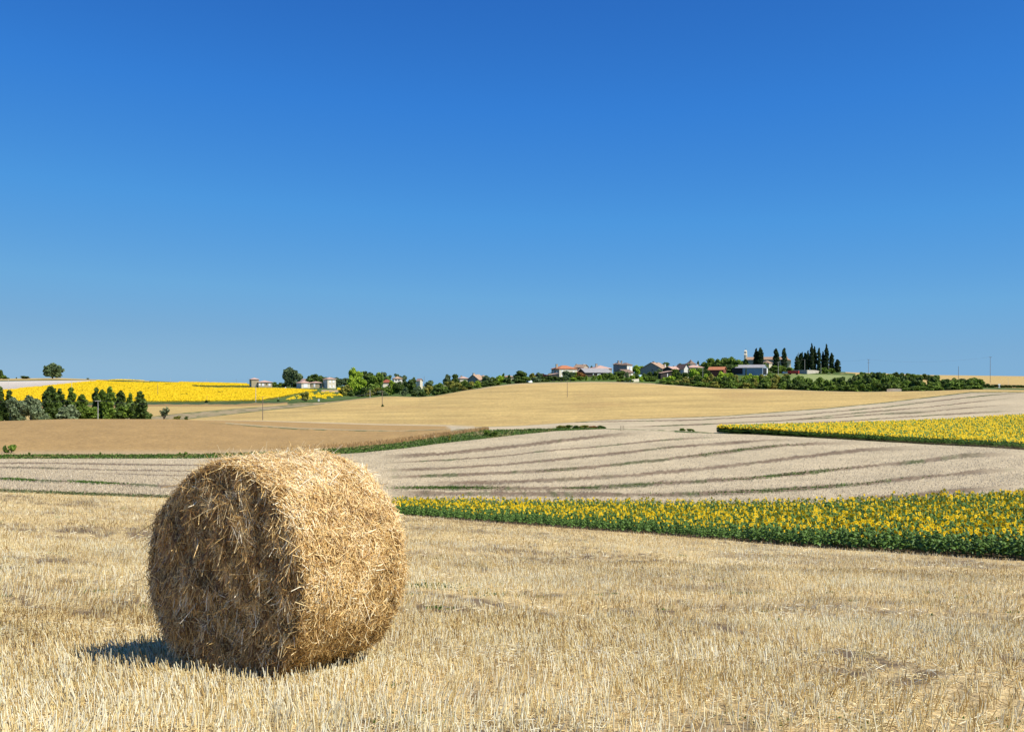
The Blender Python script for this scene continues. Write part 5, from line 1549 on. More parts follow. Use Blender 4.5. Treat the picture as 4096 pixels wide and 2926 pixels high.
def straws(P, dirs, L, w, bend, col, segs=2, sides=3, taper=0.75, nrm=None):
    """bent tapering straws. P (n,3) base, dirs (n,3) unit, L (n,), w (n,) radius, bend (n,3) tip offset, col (n,3)"""
    n = len(P)
    q = np.cross(dirs, np.array([0.31, 0.17, 0.93]))
    q /= np.linalg.norm(q, axis=1, keepdims=True) + 1e-9
    r = np.cross(dirs, q)
    ph = rng.random(n) * 6.28
    rings = []
    for k in range(segs + 1):
        t = k / segs
        cpt = P + dirs * (L * t)[:, None] + bend * (t * t)
        rad = w * (1 - (1 - taper) * t)
        for j in range(sides):
            a = ph + 2 * math.pi * j / sides
            rings.append(cpt + (q * np.cos(a)[:, None] + r * np.sin(a)[:, None]) * rad[:, None])
    V = np.stack(rings, 1)
    if nrm is not None:        # split, flattened straws: an open trough facing roughly along nrm
        q = np.cross(dirs, unit(nrm + rng.normal(0, 0.45, (n, 3))))
        q /= np.linalg.norm(q, axis=1, keepdims=True) + 1e-9
        r = np.cross(q, dirs)
        rings = []
        for k in range(segs + 1):
            t = k / segs
            cpt = P + dirs * (L * t)[:, None] + bend * (t * t)
            rad = (w * (1 - (1 - taper) * t))[:, None]
            rings += [cpt - q * rad, cpt + r * rad * 0.55, cpt + q * rad]
        V = np.stack(rings, 1)
        f = np.array([(k * 3 + j, k * 3 + j + 1, k * 3 + 4 + j, k * 3 + 3 + j) for k in range(segs) for j in (0, 1)])
        nv = (segs + 1) * 3
        F = (f[None] + (np.arange(n) * nv)[:, None, None]).reshape(-1, 4)
        return V.reshape(-1, 3), F, np.repeat(col, nv, axis=0)
    nv = (segs + 1) * sides
    f = []
    if sides == 2:
        for k in range(segs):
            f.append((k * 2, k * 2 + 1, k * 2 + 3, k * 2 + 2))
    else:
        for k in range(segs):
            for j in range(sides):
                f.append((k * sides + j, k * sides + (j + 1) % sides, (k + 1) * sides + (j + 1) % sides, (k + 1) * sides + j))
    f = np.array(f)
    F = (f[None] + (np.arange(n) * nv)[:, None, None]).reshape(-1, 4)
    return V.reshape(-1, 3), F, np.repeat(col, nv, axis=0)


STRAW = np.array([(0.20, 0.105, 0.035), (0.46, 0.28, 0.10), (0.74, 0.48, 0.17), (0.86, 0.62, 0.26), (0.90, 0.73, 0.40), (0.94, 0.86, 0.64)])


PALEST = np.array([(0.22, 0.13, 0.05), (0.46, 0.31, 0.12), (0.72, 0.53, 0.22), (0.86, 0.69, 0.33), (0.91, 0.80, 0.46), (0.95, 0.90, 0.68)])


def straw_col(n, lo=0.0, hi=1.0, shift=None, STRAW=STRAW):
    t = lo + (hi - lo) * rng.random(n)
    if shift is not None:
        t = t + shift
    t = np.clip(t, 0, 0.999) * (len(STRAW) - 1)
    i = t.astype(int)
    f = (t - i)[:, None]
    return STRAW[i] * (1 - f) + STRAW[np.minimum(i + 1, len(STRAW) - 1)] * f


M_STRAW = pmat('straw', use_col=True, rough=0.36, spec=0.5, trans=0.14)

# ---------------------------------------------------------------- the round straw bale
BX, BY, BPHI = -2.03, 7.0, math.radians(58.5)            # centre of the near face, direction of the axis
BR, BL = 0.812, 1.12
Av = np.array([math.cos(BPHI), math.sin(BPHI), 0.0])        # axis, pointing away
Sv = np.array([Av[1], -Av[0], 0.0])                         # sideways (to the right)
Uz = np.array([0, 0, 1.0])
bz = gz(BX + Av[0] * 0.6, BY + Av[1] * 0.6)
bale = empty('straw_bale', (BX + Av[0] * BL / 2, BY + Av[1] * BL / 2, bz))
tag(bale, 'large round straw bale standing alone on the stubble in the foreground', 'straw bale')
BC = np.array([BX, BY, bz + BR - 0.05])
borig = np.array(bale.location)


def brad(a, s):
    """bale radius at angle a (0 = right, pi/2 = up) and axial position s (0..1)"""
    sag = 1 + 0.008 * np.abs(np.cos(a)) - 0.03 * np.maximum(0, -np.sin(a)) ** 4 + 0.012 * np.sin(a) 
    lump = 0.035 * (fnoise(a * 3.1 + 8, s * 3.0, 31) - 0.5) * 2 + 0.030 * (fnoise(a * 11 + 5, s * 9.0, 33) - 0.5) * 2
    e = np.minimum(s, 1 - s) / 0.16
    rnd = 1 - np.where(s < 0.5, 0.05, 0.11) * np.clip(1 - e, 0, 1) ** 2.2
    return BR * (sag * rnd + lump)


def bface(rf, a):
    """axial position (m) of the near end face at relative radius rf: bulged, pitted"""
    hump = -0.05 * (1 - rf ** 2) + 0.05 * np.clip((rf - 0.82) / 0.18, 0, 1) ** 2
    x, z = rf * np.cos(a), rf * np.sin(a)
    pits = 0.16 * np.clip(fnoise(x * 5 + 9, z * 5 + 9, 41) - 0.42, -0.15, 0.5) + 0.03 * (fnoise(x * 16 + 3, z * 16 + 3, 43) - 0.5)
    return hump + pits


def bpos(s, a, out=0.0):
    rr_ = brad(a, s) + out
    return BC + Av * (s * BL)[:, None] + (Sv * np.cos(a)[:, None] + Uz * np.sin(a)[:, None]) * rr_[:, None]


M_CORE = pmat('bale_core', (0.22, 0.13, 0.045), noise=[(26, 0.5, (1, 1, 1)), (90, 0.35, (1, 1, 1))], bump=(60, 1.0, 0.03))
na, ns = 120, 40
aa, ss = np.meshgrid(np.linspace(0, 2 * math.pi, na, endpoint=False), np.linspace(0, 1, ns), indexing='ij')
Vs = bpos(ss.ravel(), aa.ravel(), -0.03)
idx = np.arange(na * ns).reshape(na, ns)
Fq = np.stack([idx[:, :-1], idx[:, 1:], np.roll(idx, -1, 0)[:, 1:], np.roll(idx, -1, 0)[:, :-1]], -1).reshape(-1, 4)
# end faces
nrg = 26
Vn = [Vs]
Fs_ = [Fq]
base = len(Vs)
for end in (0, 1):
    ring0 = idx[:, 0 if end == 0 else -1]
    rim = Vs[ring0]
    cc = BC + Av * (BL * end)
    a_ = np.linspace(0, 2 * math.pi, na, endpoint=False)
    pts = []
    for k in range(nrg - 1, -1, -1):
        rf = k / nrg
        p_ = cc + (rim - cc) * rf
        ax = bface(np.full(na, rf), a_) * (1 if end == 0 else -1) * (1 - rf ** 12)
        pts.append(p_ + Av * ax[:, None])
    Vn.append(np.concatenate(pts))
    g = base + np.arange(nrg * na).reshape(nrg, na)
    Fs_.append(np.stack([g[:-1], g[1:], np.roll(g, -1, 1)[1:], np.roll(g, -1, 1)[:-1]], -1).reshape(-1, 4))
    Fs_.append(np.stack([ring0, g[0], np.roll(g[0], -1), np.roll(ring0, -1)], -1))
    base += nrg * na
link('bale_core', raw_mesh('bale_core', np.concatenate(Vn) - borig, Fs_, M_CORE, smooth=True), bale)


def unit(v):
    return v / (np.linalg.norm(v, axis=1, keepdims=True) + 1e-9)


# curved side
n = 62000
s_ = rng.random(n) * 1.0
a_ = np.where(rng.random(n) < 0.8, rng.uniform(-1.75, 1.95, n), rng.uniform(1.9, 4.6, n))
nrm = Sv * np.cos(a_)[:, None] + Uz * np.sin(a_)[:, None]
tan = -Sv * np.sin(a_)[:, None] + Uz * np.cos(a_)[:, None]
clump = fnoise(a_ * 7 + 3, s_ * 7, 51)
ang = rng.normal(0, 0.75, n) + (clump - 0.5) * 2.2 + np.where(rng.random(n) < 0.5, math.pi, 0)
dr = tan * np.cos(ang)[:, None] + Av * np.sin(ang)[:, None]
lift = np.abs(rng.normal(0, 0.10, n)) * np.where(rng.random(n) < 0.10, 3.0, 1.0)
dr = unit(dr + nrm * lift[:, None])
L = rng.uniform(0.02, 0.085, n) * np.where(rng.random(n) < 0.06, 1.8, 1)
P = bpos(s_, a_, -0.022 + 0.03 * rng.random(n)) - dr * (L * 0.25)[:, None]
bend = rng.normal(0, 0.30, (n, 3)) * L[:, None] - nrm * (L * (0.35 * rng.random(n)))[:, None]
w = rng.uniform(0.0014, 0.0036, n)
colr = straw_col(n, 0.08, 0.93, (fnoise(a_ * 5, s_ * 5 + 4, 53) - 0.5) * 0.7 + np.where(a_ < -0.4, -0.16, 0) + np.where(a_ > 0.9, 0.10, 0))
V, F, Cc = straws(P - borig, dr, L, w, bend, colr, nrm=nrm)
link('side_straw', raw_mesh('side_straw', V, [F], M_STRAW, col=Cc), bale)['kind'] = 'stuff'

# near end face
n = 32000
rf = np.sqrt(rng.random(n)) * 1.0
a_ = rng.uniform(0, 2 * math.pi, n)
edge = brad(a_, np.zeros(n)) * rf
radv = Sv * np.cos(a_)[:, None] + Uz * np.sin(a_)[:, None]
tanv = -Sv * np.sin(a_)[:, None] + Uz * np.cos(a_)[:, None]
P = BC + radv * edge[:, None] + Av * (bface(rf, a_) * (1 - rf ** 12))[:, None]
x_, z_ = rf * np.cos(a_), rf * np.sin(a_)
cl = fnoise(x_ * 9 + 3, z_ * 9 + 3, 61)
down = rng.random(n) < 0.45
ang = rng.normal(0, 0.8, n) + (cl - 0.5) * 3.0 + np.where(rng.random(n) < 0.5, math.pi, 0)
d1 = tanv * np.cos(ang)[:, None] + radv * np.sin(ang)[:, None]
d2 = -Uz[None] + Sv * rng.normal(0, 0.45, n)[:, None]
dr = np.where(down[:, None], d2, d1)
lift = np.abs(rng.normal(0, 0.20, n)) * np.where(rng.random(n) < 0.12, 2.4, 1.0)
dr = unit(dr - Av * lift[:, None])
L = rng.uniform(0.025, 0.10, n) * np.where(rng.random(n) < 0.07, 1.8, 1)
P = P - Av * (rng.random(n) * 0.03 - 0.012)[:, None] - dr * (L * 0.3)[:, None]
bend = rng.normal(0, 0.30, (n, 3)) * L[:, None] + np.array([0, 0, -0.25]) * L[:, None] + Av * (L * 0.3 * rng.random(n))[:, None]
w = rng.uniform(0.0014, 0.0036, n)
colr = straw_col(n, -0.25, 0.86, (cl - 0.5) * 0.9)  # darker range than the side straw: shade of this face put into the colour
V, F, Cc = straws(P - borig, dr, L, w, bend, colr, nrm=-np.tile(Av, (n, 1)))
link('end_face_straw', raw_mesh('end_face_straw', V, [F], M_STRAW, col=Cc), bale)['kind'] = 'stuff'

# long stray straws and ruffled top
n = 600
s_ = rng.random(n)
a_ = np.where(rng.random(n) < 0.5, rng.normal(1.57, 0.6, n), rng.uniform(-1.2, 3.9, n))
nrm = Sv * np.cos(a_)[:, None] + Uz * np.sin(a_)[:, None]
tan = -Sv * np.sin(a_)[:, None] + Uz * np.cos(a_)[:, None]
dr = unit(tan * rng.normal(0, 1, n)[:, None] + Av * rng.normal(0, 1, n)[:, None] + nrm * rng.uniform(0.1, 0.9, n)[:, None])
L = rng.uniform(0.04, 0.11, n)
P = bpos(s_, a_, 0.0)
V, F, Cc = straws(P - borig, dr, L, np.full(n, 0.0017), rng.normal(0, 0.35, (n, 3)) * L[:, None], straw_col(n, 0.4, 1.0), segs=3)
nh = 12
hp = BC + Av * (0.02) + radv[:nh] * 0
ah = rng.uniform(0, 6.28, nh)
hp = BC + (Sv * np.cos(ah)[:, None] + Uz * np.sin(ah)[:, None]) * (BR * 0.98)
hd = unit(Uz[None] * np.abs(np.sin(ah))[:, None] * 0.8 + Sv * np.cos(ah)[:, None] - Av * 0.3 + rng.normal(0, 0.5, (nh, 3)))
V2, F2, C2 = straws(hp - borig, hd, rng.uniform(0.10, 0.22, nh), np.full(nh, 0.002), rng.normal(0, 0.03, (nh, 3)), straw_col(nh, 0.0, 0.5), segs=3)
link('stray_straw', raw_mesh('stray_straw', np.concatenate([V, V2]), [F, F2 + len(V)], M_STRAW, col=np.concatenate([Cc, C2])), bale)['kind'] = 'stuff'

# ---------------------------------------------------------------- stubble and litter


def scatter(n, d0, d1, Xa=-350, Xb=4450, density_pow=1.0):
    """random ground points, uniform per square metre between distances d0 and d1"""
    dd = np.linspace(d0, d1, 200)
    cw = np.cumsum(0.58 * dd + 3.2)
    d = np.interp(rng.random(n) * (cw[-1] - cw[0]) + cw[0], cw, dd)
    x = (rng.random(n) * 2 - 1) * (0.58 * d + 3.2)
    return CX + F_PX * x / d, x, d


def in_bale(x, y, grow=0.0):
    u = (x - BX) * Av[0] + (y - BY) * Av[1]
    v = (x - BX) * Sv[0] + (y - BY) * Sv[1]
    return (u > -grow) & (u < BL + grow) & (np.abs(v) < 0.33 + grow)


parts_s, parts_l, parts_w = [], [], []


def add_stubble(n, d0, d1, hmean, wr, segs, sides):
    X, x, d = scatter(n, d0, d1)
    # drill rows: pull the stalks towards lines running away to the right
    u = x * 0.86 - d * 0.51
    row = np.round(u / 0.15) * 0.15
    pull = (row - u) * 0.32
    x, d = x + pull * 0.86, d - pull * 0.51
    ok = (d < edge_d(X, 0) - 0.1) & ~in_bale(x, d)
    ok &= rng.random(n) > soil_patch(x, d) * 0.95
    den = fnoise(x / 1.6, d / 1.6, 71)
    track = np.abs(((x * 0.35 + d * 0.94) - 11.5) % 7.3 - 3.65)
    ok &= rng.random(n) < np.clip(0.55 + 1.6 * (den - 0.35), 0.12, 1) * np.where(track < 0.28, 0.35, 1)
    X, x, d, den = X[ok], x[ok], d[ok], den[ok]
    n = len(x)
    P = np.stack([x, d, ground(x, d) - 0.01], -1)
    pat = fnoise(x / 2.8, d / 2.8, 73)
    lean = np.stack([(fnoise(x / 1.2, d / 1.2, 75) - 0.5) * 0.9 + rng.normal(0, 0.17, n), (fnoise(x / 1.2, d / 1.2, 77) - 0.5) * 0.9 + rng.normal(0, 0.17, n), np.ones(n)], -1)
    dr = unit(lean)
    h = hmean * np.clip(rng.normal(1, 0.26, n), 0.25, 1.8) * (0.75 + 0.5 * pat)
    c = straw_col(n, 0.08, 1.25, (pat - 0.5) * 0.7 + (fnoise(x / 9, d / 9, 79) - 0.5) * 0.5 - np.clip((d - 22) / 200, 0, 0.12), PALEST)
    parts_s.append(straws(P, dr, h, rng.uniform(0.7, 1.25, n) * wr, rng.normal(0, 0.1, (n, 3)) * h[:, None], c, segs, sides, 0.85))


def add_litter(n, d0, d1, wr, lmean, sides, extra=None):
    X, x, d = scatter(n, d0, d1)
    if extra is not None:
        x, d = extra
        X = CX + F_PX * x / d
    n = len(x)
    ok = (d < edge_d(X, 0) - 0.3) & ~in_bale(x, d, -0.1)
    den = fnoise(x / 1.1, d / 1.1, 81)
    if extra is None:
        ok &= rng.random(n) < np.clip(0.35 + 2.2 * (den - 0.4), 0.1, 1)
    x, d, den = x[ok], d[ok], den[ok]
    if extra is None:
        kp = rng.random(len(x)) > ruts(x, d) * 0.9
        x, d, den = x[kp], d[kp], den[kp]
    n = len(x)
    P = np.stack([x, d, ground(x, d) + rng.uniform(0.0, 0.035, n)], -1)
    az = rng.uniform(0, 6.28, n)
    dr = unit(np.stack([np.cos(az), np.sin(az), rng.normal(0.05, 0.25, n)], -1))
    L = lmean * rng.uniform(0.35, 1.6, n)
    c = straw_col(n, 0.12, 1.0, (den - 0.5) * 0.8, PALEST)
    parts_l.append(straws(P - dr * (L * 0.5)[:, None], dr, L, rng.uniform(0.7, 1.3, n) * wr, rng.normal(0, 0.25, (n, 3)) * L[:, None] * np.array([1, 1, 0.25]), c, 2, sides, 0.8))


add_stubble(108000, 3.2, 12, 0.090, 0.0033, 2, 3)
add_stubble(108000, 12, 25, 0.092, 0.0042, 1, 3)
add_stubble(126000, 24, 57, 0.095, 0.0062, 1, 3)
add_litter(108000, 3.2, 12, 0.0026, 0.075, 3)
add_litter(50000, 12, 25, 0.0030, 0.11, 2)
add_litter(26000, 25, 57, 0.0060, 0.17, 2)
# loose straw round the foot of the bale
n = 9000
t1 = rng.normal(0, 1, n)
uu = rng.uniform(-0.25, BL + 0.3, n)
vv = np.sign(t1) * (0.30 + np.abs(rng.normal(0, 0.22, n)))
fr = rng.random(n) < 0.3
uu = np.where(fr, -np.abs(rng.normal(0, 0.16, n)), uu)
vv = np.where(fr, rng.uniform(-0.45, 0.55, n), vv)
add_litter(n, 0, 0, 0.0020, 0.09, 3, extra=(BX + uu * Av[0] + vv * Sv[0], BY + uu * Av[1] + vv * Sv[1]))


def build_parts(parts, name, label, cat):
    o_, V_, F_, C_ = 0, [], [], []
    for V, F, C in parts:
        V_.append(V)
        F_.append(F + o_)
        C_.append(C)
        o_ += len(V)
    o = link(name, raw_mesh(name, np.concatenate(V_), [np.concatenate(F_)], M_STRAW, col=np.concatenate(C_)))
    tag(o, label, cat, kind='stuff')


build_parts(parts_s, 'stubble', 'short cut straw stubble standing over the whole foreground field', 'stubble')
build_parts(parts_l, 'loose_straw', 'loose broken straw lying between the stubble in the foreground', 'straw')

# pale stubble stalks of the striped field (short, light, leaning)
n = 120000
X = rng.uniform(-200, 4300, n)
t = rng.random(n) ** 1.3
d0_, d1_ = np.interp(X, XS, CD[5]), np.interp(X, XS, CD[6])
d = d0_ + (d1_ - d0_) * t
x = (X - CX) / F_PX * d
z = ground(x, d)
Y = HY + (EYE - z) / d * F_PX
keep = np.ones(n, bool)
for pts, hw, gr in FURROWS:
    yl = polyln(X, pts)
    keep &= ~(np.nan_to_num(np.abs(Y - yl), nan=99) < hw * 0.75)
x, d, z, X = x[keep], d[keep], z[keep], X[keep]
n = len(x)
dr = unit(np.stack([rng.normal(0.15, 0.35, n), rng.normal(0, 0.25, n), np.ones(n)], -1))
c = np.array((0.58, 0.49, 0.35)) * rng.uniform(0.72, 1.18, (n, 1))
V, F, C = straws(np.stack([x, d, z - 0.01], -1), dr, rng.uniform(0.06, 0.15, n), np.full(n, 0.016), np.zeros((n, 3)), c, 1, 2, 0.8)
tag(link('pale_stubble', raw_mesh('pale_stubble', V, [F], M_STRAW, col=C)), 'pale short stubble standing in bands between the furrows of the striped field', 'stubble', kind='stuff')

# green weeds: in the stubble, in some furrows, along the verge
M_WEED = pmat('weed_leaves', use_col=True, rough=0.6, trans=0.15)
PW, SW = [], []


def weeds_at(x, d, n, spread, size):
    px, py = x + rng.normal(0, spread, n), d + rng.normal(0, spread, n)
    return px, py, rng.uniform(0.5, 1.2, n) * size


wx, wy, wsz, wcol = [], [], [], []
for k in range(150):
    X_, x_, d_ = scatter(1, 4.5, 26)
    if in_bale(x_, d_, 0.15)[0] or d_[0] > edge_d(X_[0], 0):
        continue
    big = rng.random() < 0.2
    a, b, c_ = weeds_at(x_[0], d_[0], 60 if big else 16, 0.14 if big else 0.05, 0.015 if d_[0] < 10 else 0.028)
    wx.append(a); wy.append(b); wsz.append(c_); wcol.append(np.tile((0.075, 0.13, 0.022), (len(a), 1)))
for X0, Y0, m_, sp in [(1700, 2340, 260, 0.30), (1740, 2345, 200, 0.35), (1990, 2380, 80, 0.25), (3040, 2890, 70, 0.13), (3440, 2880, 40, 0.12), (2860, 2700, 30, 0.07), (1580, 2745, 24, 0.04), (3950, 2910, 50, 0.15)]:
    dd = find_d(X0, Y0, 4)
    a, b, c_ = weeds_at((X0 - CX) / F_PX * dd, dd, m_, sp, 0.014 if dd < 9 else 0.03)
    wx.append(a); wy.append(b); wsz.append(c_); wcol.append(np.tile((0.07, 0.125, 0.022), (len(a), 1)))


def strip_weeds(n, pts, hw, size, col, xlo, xhi, seg):
    n = int(n * 0.6)
    X = np.clip(rng.normal((xlo + xhi) / 2, (xhi - xlo) * 0.30, n), pts[0][0] + 1, pts[-1][0] - 1)
    yl = polyln(X, pts)
    Yt = yl + rng.normal(0, hw * 0.4, n)
    Dn = np.linspace(0, 1, 60)
    d0_, d1_ = np.interp(X, XS, CD[seg]), np.interp(X, XS, CD[seg + 1])
    ds = d0_[:, None] + (d1_ - d0_)[:, None] * Dn[None]
    xx = (X[:, None] - CX) / F_PX * ds
    zz = ground(xx.ravel(), ds.ravel()).reshape(ds.shape)
    yy = HY + (EYE - zz) / ds * F_PX
    j = np.argmin(np.abs(yy - Yt[:, None]), axis=1)
    d = ds[np.arange(n), j] + rng.uniform(-0.3, 0.3, n)
    wx.append((X - CX) / F_PX * d); wy.append(d); wsz.append(rng.uniform(0.6, 1.3, n) * size)
    wcol.append(np.tile(col, (n, 1)))


GC = (0.085, 0.150, 0.024)
strip_weeds(2600, FURROWS[5][0], 5, 0.09, GC, 1640, 1950, 5)
strip_weeds(700, FURROWS[5][0], 4, 0.07, GC, 2270, 2370, 5)
strip_weeds(1300, FURROWS[11][0], 5, 0.08, GC, 0, 140, 5)
strip_weeds(1500, FURROWS[11][0], 5, 0.08, GC, 300, 450, 5)
strip_weeds(900, FURROWS[3][0], 6, 0.10, GC, 2800, 3150, 5)
strip_weeds(900, FURROWS[5][0], 7, 0.10, GC, 2950, 3350, 5)
strip_weeds(1100, FURROWS[6][0], 7, 0.10, GC, 2800, 3550, 5)
strip_weeds(250, FURROWS[5][0], 5, 0.08, GC, 2350, 2700, 5)
strip_weeds(250, FURROWS[3][0], 5, 0.08, GC, 2150, 2300, 5)
# verge grass
n = 16000
X = rng.uniform(-100, 2420, n)
t = rng.random(n)
d = np.interp(X, XS, CD[6]) * (1 - t) + np.interp(X, XS, CD[7]) * t
wx.append((X - CX) / F_PX * d); wy.append(d); wsz.append(rng.uniform(0.07, 0.20, n))
wcol.append(np.where((fnoise(X / 60, t * 3, 91) > 0.62)[:, None], (0.20, 0.19, 0.06), (0.085, 0.145, 0.022)))
# verge at the left behind the stubble
n = 3500
X = rng.uniform(-100, 1250, n)
d = np.interp(X, XS, CD[4]) + rng.uniform(-0.2, 2.2, n)
wx.append((X - CX) / F_PX * d); wy.append(d); wsz.append(rng.uniform(0.03, 0.08, n))
wcol.append(np.where((rng.random(n) > 0.5)[:, None], (0.20, 0.18, 0.08), (0.06, 0.105, 0.03)))
wx, wy, wsz, wcol = map(np.concatenate, (wx, wy, wsz, wcol))
n = len(wx)
P = np.stack([wx, wy, ground(wx, wy) + wsz * 0.3], -1)
nd = unit(rng.normal(0, 1, (n, 3)) + np.array([0, 0, 0.6]))
t1 = unit(np.cross(nd, rng.normal(0, 1, (n, 3))))
t2 = np.cross(nd, t1)
sz = wsz[:, None]
V = np.stack([P - t2 * sz, P + t1 * sz * 0.45, P + t2 * sz + np.array([0, 0, 0.3]) * sz, P - t1 * sz * 0.45], 1).reshape(-1, 3)
wc = np.repeat(wcol * rng.uniform(0.6, 1.4, (n, 1)), 4, axis=0)
tag(link('weeds', raw_mesh('weeds', V, [np.arange(4 * n).reshape(n, 4)], M_WEED, col=wc)), 'green weeds and grass tufts in the stubble, furrows and verges', 'weeds', kind='stuff')

# dry tall wheat fringe along the verge, grain ears over the wheat edge
n = 7000
X = 1955 - 900 * rng.beta(1, 2.0, n)
t = rng.random(n) ** 1.6
d = np.interp(X, XS, CD[7]) + t * 9
x = (X - CX) / F_PX * d
c = np.array((0.44, 0.285, 0.115)) * rng.uniform(0.65, 1.25, (n, 1))
V, F, C = straws(np.stack([x, d, ground(x, d) - 0.05], -1), unit(np.stack([rng.normal(0, 0.15, n), rng.normal(0, 0.15, n), np.ones(n)], -1)), rng.uniform(0.18, 0.45, n), np.full(n, 0.02), rng.normal(0, 0.05, (n, 3)), c, 1, 2, 0.9)
tag(link('wheat_stalks', raw_mesh('wheat_stalks', V, [F], M_STRAW, col=C)), 'ripe brown wheat stalks along the front edge of the wheat field', 'wheat', kind='stuff')

# ---------------------------------------------------------------- sunflowers
M_SUNF = pmat('sunflower_plants', use_col=True, rough=0.55, spec=0.25, trans=0.18)
M_LEAF = pmat('sunflower_leaf', (0.10, 0.185, 0.032), rough=0.5, spec=0.3, trans=0.15, objvar=0.2)
M_STEM = pmat('sunflower_stem', (0.11, 0.17, 0.04))
M_PETAL = pmat('sunflower_petal', (0.88, 0.62, 0.010), rough=0.6, trans=0.25)
M_DISC = pmat('sunflower_disc', (0.20, 0.095, 0.015), noise=[(60, 0.4, (1, 1, 1))])
YEL, LEAFC, STEMC, DISCC = np.array((0.88, 0.62, 0.010)), np.array((0.10, 0.185, 0.032)), np.array((0.11, 0.17, 0.04)), np.array((0.22, 0.10, 0.015))


def sunflower_parts(seed, h=1.02, nleaf=12, bud=False):
    r = random.Random(seed)
    # stem
    top = Vector((0.0, 0.02, h - 0.06))
    stem = []
    pr = [(0, 0, -0.05), (0.01, 0, h * 0.5), tuple(top), (0.05, 0.0, h - 0.02)]
    sV, sF = [], []
    for k, p_ in enumerate(pr):
        rr_ = 0.013 - 0.002 * k
        for j in range(4):
            sV.append((p_[0] + math.cos(j * 1.571) * rr_, p_[1] + math.sin(j * 1.571) * rr_, p_[2]))
    for k in range(3):
        for j in range(4):
            sF.append((k * 4 + j, k * 4 + (j + 1) % 4, k * 4 + 4 + (j + 1) % 4, k * 4 + 4 + j))
    # leaves: heart shaped, drooping
    lV, lF = [], []
    for i in range(nleaf):
        a = i * 2.4 + r.uniform(-0.3, 0.3)
        z0 = h * (0.25 + 0.80 * i / nleaf)
        L = (0.27 - 0.11 * i / nleaf) * r.uniform(0.85, 1.15)
        ca, sa = math.cos(a), math.sin(a)
        pet = 0.06
        dz = -r.uniform(0.35, 0.95)
        prof = [(0, 0.0), (0.12, 0.36), (0.4, 0.42), (0.75, 0.22), (1.0, 0.0)]
        b = len(lV)
        for u, wd in prof:
            cx_ = pet + L * u * 0.85
            zz = z0 + 0.03 * math.sin(u * 3) + dz * L * u * u * 0.8
            for sgn in (-1, 0, 1):
                yy = sgn * wd * L
                lV.append((ca * cx_ - sa * yy, sa * cx_ + ca * yy, zz + (0.02 if sgn == 0 else -0.02 * wd / 0.4)))
        for k in range(4):
            for q in (0, 1):
                lF.append((b + k * 3 + q, b + k * 3 + q + 1, b + k * 3 + 4 + q, b + k * 3 + 3 + q))
    # head: faces +x, tipped
    tip = r.uniform(-0.1, 0.45)
    fx = Vector((math.cos(tip), 0, -math.sin(tip) + 0.40)).normalized()
    fy = Vector((0, 1, 0))
    fz = fx.cross(fy)
    c0 = Vector((0.06, 0, h))
    R0, R1 = (0.02, 0.04) if bud else (0.028, 0.104)
    pV, pF3 = [], []
    for lay in (0, 1):
        npet = 11
        for k in range(npet):
            a = 2 * math.pi * (k + lay * 0.5) / npet + r.uniform(-0.1, 0.1)
            rl = R1 * r.uniform(0.85, 1.12)
            da = 0.26
            q = lambda ang, rad, out: tuple(c0 + (fy * math.cos(ang) + fz * math.sin(ang)) * rad + fx * out)
            b = len(pV)
            pV += [q(a, R0 * 0.7, 0.0), q(a + da, rl * 0.66, 0.02 + 0.008 * lay), q(a, rl, r.uniform(0.0, 0.035)), q(a - da, rl * 0.66, 0.02 + 0.008 * lay)]
            pF3.append((b, b + 1, b + 2, b + 3))
    dV, dF = [tuple(c0 + fx * 0.028)], []
    for k in range(10):
        a = 2 * math.pi * k / 10
        dV.append(tuple(c0 + (fy * math.cos(a) + fz * math.sin(a)) * R0 * 0.6 + fx * 0.026))
    for k in range(10):
        a = 2 * math.pi * k / 10
        dV.append(tuple(c0 + (fy * math.cos(a) + fz * math.sin(a)) * R0 * 1.15 + fx * 0.006))
    bk = len(dV)
    dV.append(tuple(c0 - fx * 0.03))
    f3, f4 = [], []
    for k in range(10):
        k2 = (k + 1) % 10
        f3.append((0, 1 + k, 1 + k2))
        f4.append((1 + k, 11 + k, 11 + k2, 1 + k2))
    back = [(bk, 11 + (k + 1) % 10, 11 + k) for k in range(10)]
    A = lambda v: np.array(v, float)
    return (A(sV), np.array(sF)), (A(lV), np.array(lF)), (A(pV), np.array(pF3)), (A(dV), np.array(f3 + back), np.array(f4))


def merged_template(pp):
    (sV, sF), (lV, lF), (pV, pF), (dV, d3, d4) = pp
    V = np.concatenate([sV, lV, pV, dV])
    o1, o2, o3 = len(sV), len(sV) + len(lV), len(sV) + len(lV) + len(pV)
    F4 = np.concatenate([sF, lF + o1, pF + o2, d4 + o3])
    F3 = d3 + o3
    C = np.concatenate([np.tile(STEMC, (len(sV), 1)), np.tile(LEAFC, (len(lV), 1)), np.tile(YEL, (len(pV), 1)), np.tile(DISCC, (len(dV), 1))])
    C[o3 + 11:o3 + 22] = (0.75, 0.46, 0.012)
    return V, [F4, F3], C


NT = 5
TEMPL = [sunflower_parts(200 + k, 0.92 + 0.05 * k) for k in range(NT)]
BUDS = [sunflower_parts(300 + k, 0.98 + 0.05 * k, bud=True) for k in range(3)]
